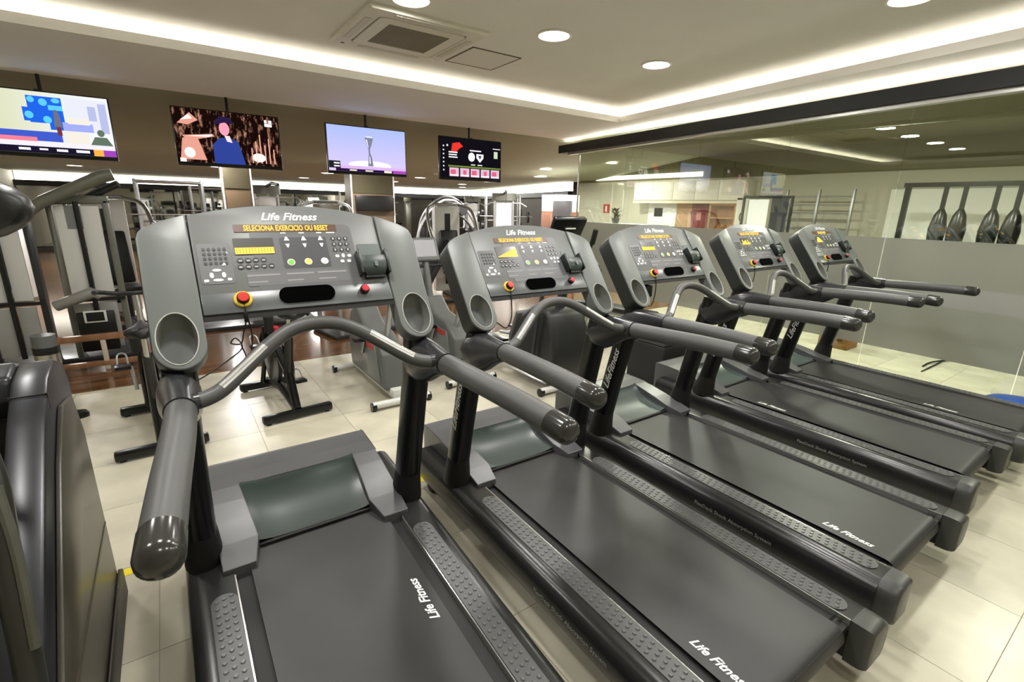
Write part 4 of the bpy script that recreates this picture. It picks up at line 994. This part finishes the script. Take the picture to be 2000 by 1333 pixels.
# ---- generic strength machines
def machine(kind, loc, rz, label, shroud=SHROUD, sc_=1.):
    t = thing('strength_machine', label, 'gym machine', loc, math.radians(rz), 'strength machines in the hall behind')
    F_ = STEEL
    if kind == 'lat':
        for s in (-1, 1): Tb('post', [(s*.26, 0, .02), (s*.26, 0, 2.0)], .035, SILV, t)
        build('weight_shroud', MB().box((-.22, -.02, .10), (.22, .03, 1.75)), shroud, t, bevel=.012)
        build('head_cover', MB().loft([[(.34*math.cos(a), -.02+.10*math.sin(a), z) for a in [2*PI*i/20 for i in range(20)]] for z in (1.82, 2.02)]), OLIVE, t)
        Tb('top_arm', [(0, 0, 1.98), (0, -.45, 2.06), (0, -.85, 2.02)], .035, F_, t)
        Tb('cable', [(0, -.82, 2.0), (0, -.82, 1.75)], .006, BLACK, t, n=6)
        Tb('lat_bar', [(-.55, -.82, 1.66), (-.40, -.82, 1.75), (.40, -.82, 1.75), (.55, -.82, 1.66)], .014, SILV, t)
        build('seat', MB().box((-.16, -.98, .46), (.16, -.62, .53)), VINYL, t, bevel=.02)
        Tb('seat_post', [(0, -.8, .02), (0, -.8, .46)], .035, F_, t)
        Tb('knee_pad', [(-.24, -.62, .68), (.24, -.62, .68)], .06, VINYL, t)
        build('base', MB().box((-.30, -1.1, .001), (.30, .10, .05)), F_, t, bevel=.01)
    elif kind == 'press':
        build('weight_shroud', MB().box((-.24, .30, .06), (.24, .50, 1.62)), shroud, t, bevel=.02)
        build('shroud_slot', MB().box((-.05, .285, .2), (.05, .299, 1.5)), BLACK, t, smooth=0)
        build('seat', MB().box((-.18, -.35, .42), (.18, .05, .50)), VINYL, t, bevel=.025)
        build('backrest', MB().box((-.17, -.04, 0), (.17, .04, .72), Matrix.Translation((0, .10, .50)) @ Matrix.Rotation(math.radians(-12), 4, 'X')), VINYL, t, bevel=.03)
        build('base', MB().box((-.06, -.55, .001), (.06, .5, .07)).box((-.38, -.6, .001), (.38, -.52, .06)), F_, t, bevel=.01)
        Tb('seat_post', [(0, -.15, .05), (0, -.15, .42)], .04, F_, t)
        for s in (-1, 1):
            a = Tb('press_arm', [(s*.22, .34, 1.66), (s*.42, .15, 1.55), (s*.44, -.15, 1.15), (s*.40, -.32, 1.02)], .028, SILV, t, sm=True)
            Tb('grip', [(s*.40, -.32, 1.02), (s*.22, -.34, 1.02)], .02, BLKM, a)
        Tb('top_tube', [(-.24, .34, 1.66), (.24, .34, 1.66)], .03, SILV, t)
    elif kind == 'arch':
        for s in (-1, 1):
            Tb('arched_leg', [(s*.95, 0, .02), (s*.92, 0, .9), (s*.62, 0, 1.45), (s*.22, 0, 1.74), (0, 0, 1.78)], .032, SILV, t, sm=True)
            Tb('inner_leg', [(s*.72, -.25, .02), (s*.70, -.22, .8), (s*.42, -.15, 1.28), (s*.1, -.1, 1.46), (0, -.1, 1.48)], .028, F_, t, sm=True)
            build('weight_stack', MB().box((s*.85-.1, .06, .06), (s*.85+.1, .22, .80)), PLATE, t, bevel=.006)
            Tb('cable', [(s*.55, -.02, 1.50), (s*.50, -.1, .95)], .006, BLACK, t, n=6)
            build('plate', MB().cyl((s*.30, -.12, 1.55), (s*.30, -.18, 1.55), .13, 22), PLATE, t)
        build('hub', MB().box((-.26, -.16, 1.52), (.26, .05, 1.66)), F_, t, bevel=.02)
        build('base', MB().box((-1.0, -.3, .001), (1.0, .25, .045)), F_, t, bevel=.01)
    elif kind == 'rack':
        for x in (-.55, .55):
            for y in (-.3, .3): Tb('post', [(x, y, .01), (x, y, 2.02)], .032, SILV, t, n=6)
        for z in (1.98, 1.2): Tb('cross_tube', [(-.55, .3, z), (.55, .3, z)], .025, SILV, t)
        Tb('top_tube', [(-.55, -.3, 1.98), (.55, -.3, 1.98)], .025, SILV, t)
        for s in (-1, 1):
            Tb('side_tube', [(s*.55, -.3, 1.98), (s*.55, .3, 1.98)], .025, SILV, t); Tb('side_tube', [(s*.55, -.3, .1), (s*.55, .3, .1)], .03, F_, t)
            for j, z in enumerate((.55, 1.0, 1.45)): build('plate', MB().cyl((s*.60, .3, z), (s*.68+.0, .3, z), .20-.02*j, 22), PLATE, t)
        bar = Tb('barbell', [(-.95, -.34, 1.35), (.95, -.34, 1.35)], .014, SILV, t)
        for s in (-1, 1): build('bar_plate', MB().cyl((s*.78, -.34, 1.35), (s*.84, -.34, 1.35), .19, 22), PLATE, bar)
    elif kind == 'leg':
        build('sled_back', MB().box((-.25, -.05, 0), (.25, .05, .85), Matrix.Translation((0, -.1, .45)) @ Matrix.Rotation(math.radians(35), 4, 'X')), VINYL, t, bevel=.03)
        build('seat', MB().box((-.24, -.1, .36), (.24, .32, .45)), VINYL, t, bevel=.03)
        build('foot_plate', MB().box((-.36, -.03, 0), (.36, .03, .6), Matrix.Translation((0, 1.0, .7)) @ Matrix.Rotation(math.radians(-25), 4, 'X')), SILV, t, bevel=.01)
        for s in (-1, 1):
            Tb('guide', [(s*.3, -.4, .10), (s*.3, 1.25, 1.35)], .03, F_, t)
            Tb('support', [(s*.3, 1.25, 1.35), (s*.3, 1.2, .02)], .03, SILV, t)
            for j in range(2): build('plate', MB().cyl((s*(.36+.05*j), .8, .95), (s*(.40+.05*j), .8, .95), .2, 22), PLATE, t)
        build('base', MB().box((-.34, -.5, .001), (.34, 1.3, .05)), F_, t, bevel=.01)
    if sc_ != 1: t.scale = (sc_,)*3
    return t
machine('press', (-.95, 6.6, 0), 15, 'white-shrouded press machine left of the first console, behind the multi-station', WHITEP)
machine('leg', (.75, 5.6, 0), 90, 'leg machine with black pads half hidden left of the nearest treadmill')
machine('press', (-2.6, 8.6, 0), -20, 'white-shrouded press machine at the far left', WHITEP)
machine('rack', (-.2, 10.6, 0), 0, 'silver rack with plates below the first television gap')
machine('lat', (1.7, 11.4, 0), 10, 'lat tower behind the nearest console, between the two columns', WHITEP)
machine('press', (2.1, 7.6, 0), -15, 'press machine behind the nearest console, left of the wide column')
machine('rack', (4.6, 13.2, 0), 5, 'silver rack just right of the wide column', WHITEP)
machine('arch', (5.35, 9.0, 0), 8, 'arched silver cable machine left of the second console')
machine('arch', (8.0, 14.2, 0), -14, 'arched cable machine further back above the second console', WHITEP, 1.1)
machine('press', (6.6, 11.4, 0), -25, 'press machine with white shroud right of the arched machine', WHITEP)
machine('lat', (7.55, 9.9, 0), -30, 'tall lat tower with white shroud above the second console', WHITEP)
machine('rack', (8.9, 12.0, 0), -28, 'silver rack right of the tall lat tower')
machine('lat', (10.2, 16.2, 0), -35, 'lat tower in the far right corner of the hall', WHITEP)
machine('press', (3.9, 6.1, 0), -10, 'press machine seen low between first and second treadmill')
machine('leg', (2.4, 4.6, 0), 100, 'leg machine with black plates seen between first and second treadmill')
machine('press', (3.9, 16.4, 0), 0, 'white press machine before the far mirror', WHITEP)
machine('rack', (.9, 15.6, 0), 0, 'silver rack before the far mirror')
machine('press', (-1.8, 15.4, 0), 20, 'white press machine before the left end of the far mirror', WHITEP)
machine('press', (6.2, 16.8, 0), -8, 'white press machine before the right part of the far mirror', WHITEP)

# ---- behind the glass
Xw = 9.5
def wall_thing(name, label, cat, px0, py0, px1, py1, depth, m, X=Xw, bevel=.006, z=None):
    """box standing against the wall x = X, spanned by two photo corners seen on its front face"""
    a = at_x(px0, py0, X-depth); b_ = at_x(px1, py1, X-depth)
    y0, y1 = min(a.y, b_.y), max(a.y, b_.y); z0, z1 = (min(a.z, b_.z), max(a.z, b_.z)) if z is None else z
    t = thing(name, label, cat, (X, (y0+y1)/2, z0)); h = z1-z0; w = (y1-y0)/2
    return t, w, h
CABW = mat('cabinet_white', (238, 232, 222), .4)
t, w, h = wall_thing('wall_cabinet', 'long white overhead cabinet seen through the glass', 'cabinet', 1240, 357, 1452, 392, .35, CABW)
build('carcass', MB().box((-.33, -w, 0), (-.002, w, h)), CABW, t, bevel=.006)
for i in range(5):
    d = build('door', MB().box((-.35, -w+2*w*i/5+.004, .01), (-.331, -w+2*w*(i+1)/5-.004, h-.01)), CABW, t, bevel=.004)
build('light_rail', MB().box((-.36, -w, -.06), (-.30, w, -.005)), mat('rail_cream', (226, 214, 190), .4), t, smooth=0)
t, w, h = wall_thing('red_locker', 'dark red door seen through the glass above the middle treadmill', 'door', 1353, 395, 1378, 440, .04, None, z=(0, 1.86))
build('leaf', MB().box((-.04, -w, 0.001), (0, w, 1.86)), mat('door_red', (132, 32, 28), .4), t, bevel=.006)
build('sign', MB().box((-.044, -w*.3, 1.45), (-.0405, w*.3, 1.62)), mat('sign_pink', (214, 150, 150), .5), t, smooth=0)
t, w, h = wall_thing('wooden_shelf', 'warm wooden shelf unit seen through the glass beside the red door', 'shelf', 1388, 400, 1431, 442, .30, None, z=(0, 1.80))
WS = wood_mat('shelf_wood', (176, 124, 82), (214, 162, 112), .4, 3, 3)
build('back', MB().box((-.03, -w, 0.001), (-.002, w, 1.8)), WS, t, smooth=0)
for z in (.1, .5, .9, 1.25, 1.5, 1.77): build('shelf_board', MB().box((-.30, -w, z), (-.031, w, z+.03)), WS, t, smooth=0)
for s in (-1, 1): build('side_board', MB().box((-.30, s*w-.015, 0.001), (-.031, s*w+.015, 1.8)), WS, t, smooth=0)
t, w, h = wall_thing('wooden_wall_panel', 'beige wooden panel beside the white door behind the glass', 'panel', 1318, 395, 1352, 440, .03, None, z=(0, 1.84))
build('board', MB().box((-.03, -w, .001), (0, w, 1.84)), mat('panel_beige', (196, 156, 118), .5), t, smooth=0)
t, w, h = wall_thing('white_door', 'white door with a small dark window seen through the glass', 'door', 1268, 394, 1318, 440, .04, None, z=(0, 1.86))
build('leaf', MB().box((-.04, -w, .001), (0, w, 1.86)), WHITEP, t, bevel=.005)
build('dark_window', MB().box((-.046, -w*.05, 1.50), (-.0405, w*.55, 1.70)), BLACK, t, smooth=0)
t, w, h = wall_thing('tall_locker', 'narrow white locker seen through the glass right of the wooden shelf', 'locker', 1440, 388, 1456, 440, .35, None, z=(0, 1.92))
t.location.x -= .01
build('body', MB().box((-.34, -w, .001), (0, w, 1.92)), CABW, t, bevel=.006); build('door', MB().box((-.355, -w+.01, .06), (-.341, w-.01, 1.88)), CABW, t, bevel=.004)
build('handle', MB().tube(spline([(-.36, 0, 1.48), (-.39, 0, 1.55), (-.36, 0, 1.62)], 4), .01, 8), BLACK, t)
t, w, h = wall_thing('notice_board', 'small red and white sign on the wall behind the glass', 'sign', 1179, 399, 1189, 416, .02, None)
build('plate', MB().box((-.02, -w, 0), (0, w, h)), mat('sign_red', (170, 44, 36), .5), t, smooth=0)
build('mark', MB().box((-.023, -w*.25, h*.12), (-.0205, w*.25, h*.8)), WHITEP, t, smooth=0)
dk = thing('reception_desk', 'white desk seen through the glass behind the second treadmill', 'desk', (8.7, 6.2, 0))
build('top', MB().box((-.4, -.8, 1.28), (.4, .8, 1.32)), WHITEP, dk, bevel=.005); build('body', MB().box((-.34, -.76, .001), (.36, .76, 1.279)), WALL, dk, smooth=0)
pl = thing('potted_plant', 'dark green plant standing on the white desk behind the glass', 'plant', (8.62, 6.62, 1.321))
build('pot', MB().lathe([(.07, 0), (.10, .12), (.09, .12)], n=18), STEEL, pl)
lf = MB()
for k in range(40):
    a = random.uniform(0, 2*PI); r = random.uniform(.05, .30); z = random.uniform(.12, .34)
    c = Vector((r*.6*math.cos(a), r*.6*math.sin(a), z)); d = Vector((math.cos(a), math.sin(a), .5)).normalized(); n_ = d.cross(Vector((0, 0, 1))).normalized()
    lf.add([c-d*.07, c+n_*.03, c+d*.08, c-n_*.03], [(0, 1, 2, 3)])
o = build('foliage', lf, mat('leaf_green', (54, 66, 44), .5), pl, smooth=0); o['kind'] = 'stuff'
gb = thing('grey_monitor', 'grey screen panel on a stand behind the end of the glass', 'screen', (6.9, 6.6, 0))
build('stand', MB().cyl((0, 0, .001), (0, 0, 1.5), .03, 12), STEEL, gb); build('panel', MB().box((-.03, -.30, 1.42), (.03, .30, 1.80)), mat('panel_grey', (126, 126, 130), .4), gb, bevel=.006)
build('foot', MB().cyl((0, 0, .0005), (0, 0, .02), .2, 24), STEEL, gb)
bc = thing('brown_cabinet', 'brown and white cabinet standing past the end of the glass', 'cabinet', (7.6, 7.5, 0))
build('body', MB().box((-.3, -.35, .001), (.3, .35, 1.56)), mat('cabinet_brown', (112, 74, 52), .4), bc, bevel=.008); build('door', MB().box((-.318, -.33, .05), (-.301, .0, 1.5)), mat('cabinet_brown', (112, 74, 52), .4), bc, bevel=.004); build('door', MB().box((-.318, .01, .05), (-.301, .33, 1.5)), mat('cabinet_brown', (112, 74, 52), .4), bc, bevel=.004)
build('top_box', MB().box((-.3, -.35, 1.561), (.3, .35, 1.95)), WHITEP, bc, bevel=.006)
# white sheet on a rack, wall bars, hanging straps
rk = thing('towel_rack', 'dark rack with a white sheet hanging on it behind the glass', 'rack', (8.2, 2.72, 0))
for s in (-1, 1): Tb('post', [(0, s*.42, .001), (0, s*.42, 1.92)], .025, STEEL, rk)
Tb('top_bar', [(0, -.42, 1.90), (0, .42, 1.90)], .022, STEEL, rk); Tb('mid_bar', [(0, -.42, 1.0), (0, .42, 1.0)], .022, STEEL, rk)
build('sheet', MB().loft([[(-.03+.012*math.sin(8*y), y, z) for y in [-.05+.36*i/10 for i in range(11)]] for z in (1.86, 1.5, 1.1, .9)], cap=False, closed=False), mat('white_cloth', (240, 240, 244), .8), rk, smooth=60)
build('dark_towel', MB().loft([[(-.03+.012*math.sin(9*y), y, z) for y in [-.38+.28*i/8 for i in range(9)]] for z in (1.88, 1.5, 1.1)], cap=False, closed=False), mat('dark_cloth', (52, 52, 58), .8), rk, smooth=60)
wbr = thing('wall_bars', 'silver wall bars seen through the glass above the far treadmill', 'wall bars', (9.2, 2.35, 0))
for y in (-.55, 0, .55): build('upright', MB().box((-.03, y-.018, .001), (.03, y+.018, 2.06)), SILV, wbr, bevel=.005)
for k in range(13): build('bar', MB().cyl((0, -.55, .25+k*.14), (0, .55, .25+k*.14), .014, 10), SILV, wbr)
for i, (px_, lab) in enumerate(((1858, 'black suspension straps hanging before the white wall, left pair'), (1962, 'black suspension straps hanging at the right edge behind the glass'))):
    c = at_x(px_, 410, 8.2)
    st_ = thing('suspension_trainer', lab, 'straps', (8.2, c.y, 0), group='suspension straps behind the glass')
    for s in (-1, 1):
        q = build('strap', MB().box((-.012, s*.10-.025, 1.70), (.012, s*.10+.025, 2.02)), BLACK, st_, smooth=0)
        build('handle_bag', MB().loft([[(.08*k*math.cos(a), s*.10+.10*k*math.sin(a), z) for a in [2*PI*j/14 for j in range(14)]] for k, z in ((.3, 1.26), (.9, 1.32), (1., 1.48), (.7, 1.66), (.3, 1.74))]), BLK, st_)
sr = thing('strap_rail', 'long black rail the suspension straps hang from', 'rail', (8.2, -.55, 0))
build('rail', MB().box((-.03, -1.4, 2.021), (.03, 1.35, 2.08)), BLACK, sr, smooth=0)
for y in (-1.35, 1.3): build('rail_post', MB().box((-.03, y-.03, .001), (.03, y+.03, 2.02)), BLACK, sr, smooth=0)
wp = build('white_wall_panel', MB().box((9.40, -1.9, 0.002), (9.44, 1.35, 2.05)), mat('panel_white', (240, 240, 234), .5), smooth=0); tag(wp, 'large white wall panel behind the hanging straps', 'wall panel')
gp = build('green_board', MB().box((9.33, -1.2, 1.25), (9.38, -.62, 2.0)), mat('board_green', (40, 66, 50), .5), smooth=0); tag(gp, 'dark green board on the white wall at the right edge', 'board')
ob = thing('floor_box', 'brown wooden box low behind the frosted glass', 'box', (6.55, .62, 0))
build('body', MB().box((-.16, -.17, .001), (.16, .17, .30)), mat('box_brown', (150, 104, 48), .5), ob, bevel=.01); build('opening', MB().box((-.166, -.11, .10), (-.1605, .09, .24)), mat('box_dark', (84, 54, 22), .6), ob, smooth=0)
c0 = at_z(1850, 700, .02); c1 = at_z(1800, 726, .006); c2 = at_z(1802, 716, .006); c3 = at_z(1835, 700, .02)
cb_ = build('floor_cable', MB().tube(spline([c0, (c0+c1)/2+Vector((.05, 0, -.005)), c1], 6), .009, 6).tube(spline([c3+Vector((.05, -.1, 0)), (c2+c3)/2, c2], 6), .009, 6), BLKM, smooth=60)
tag(cb_, 'thin black cable lying on the floor behind the glass', 'cable')

a_ = at_x(1165, 352, 9.44); b_ = at_x(1372, 337, 9.44)
lb = build('wall_light_band', MB().box((9.42, b_.y, (a_.z+b_.z)/2-.05), (9.47, a_.y, (a_.z+b_.z)/2+.05)), emis('passage_band', (255, 248, 236), 3.), smooth=0)
tag(lb, 'short white light band above the white cabinet behind the glass', 'light')
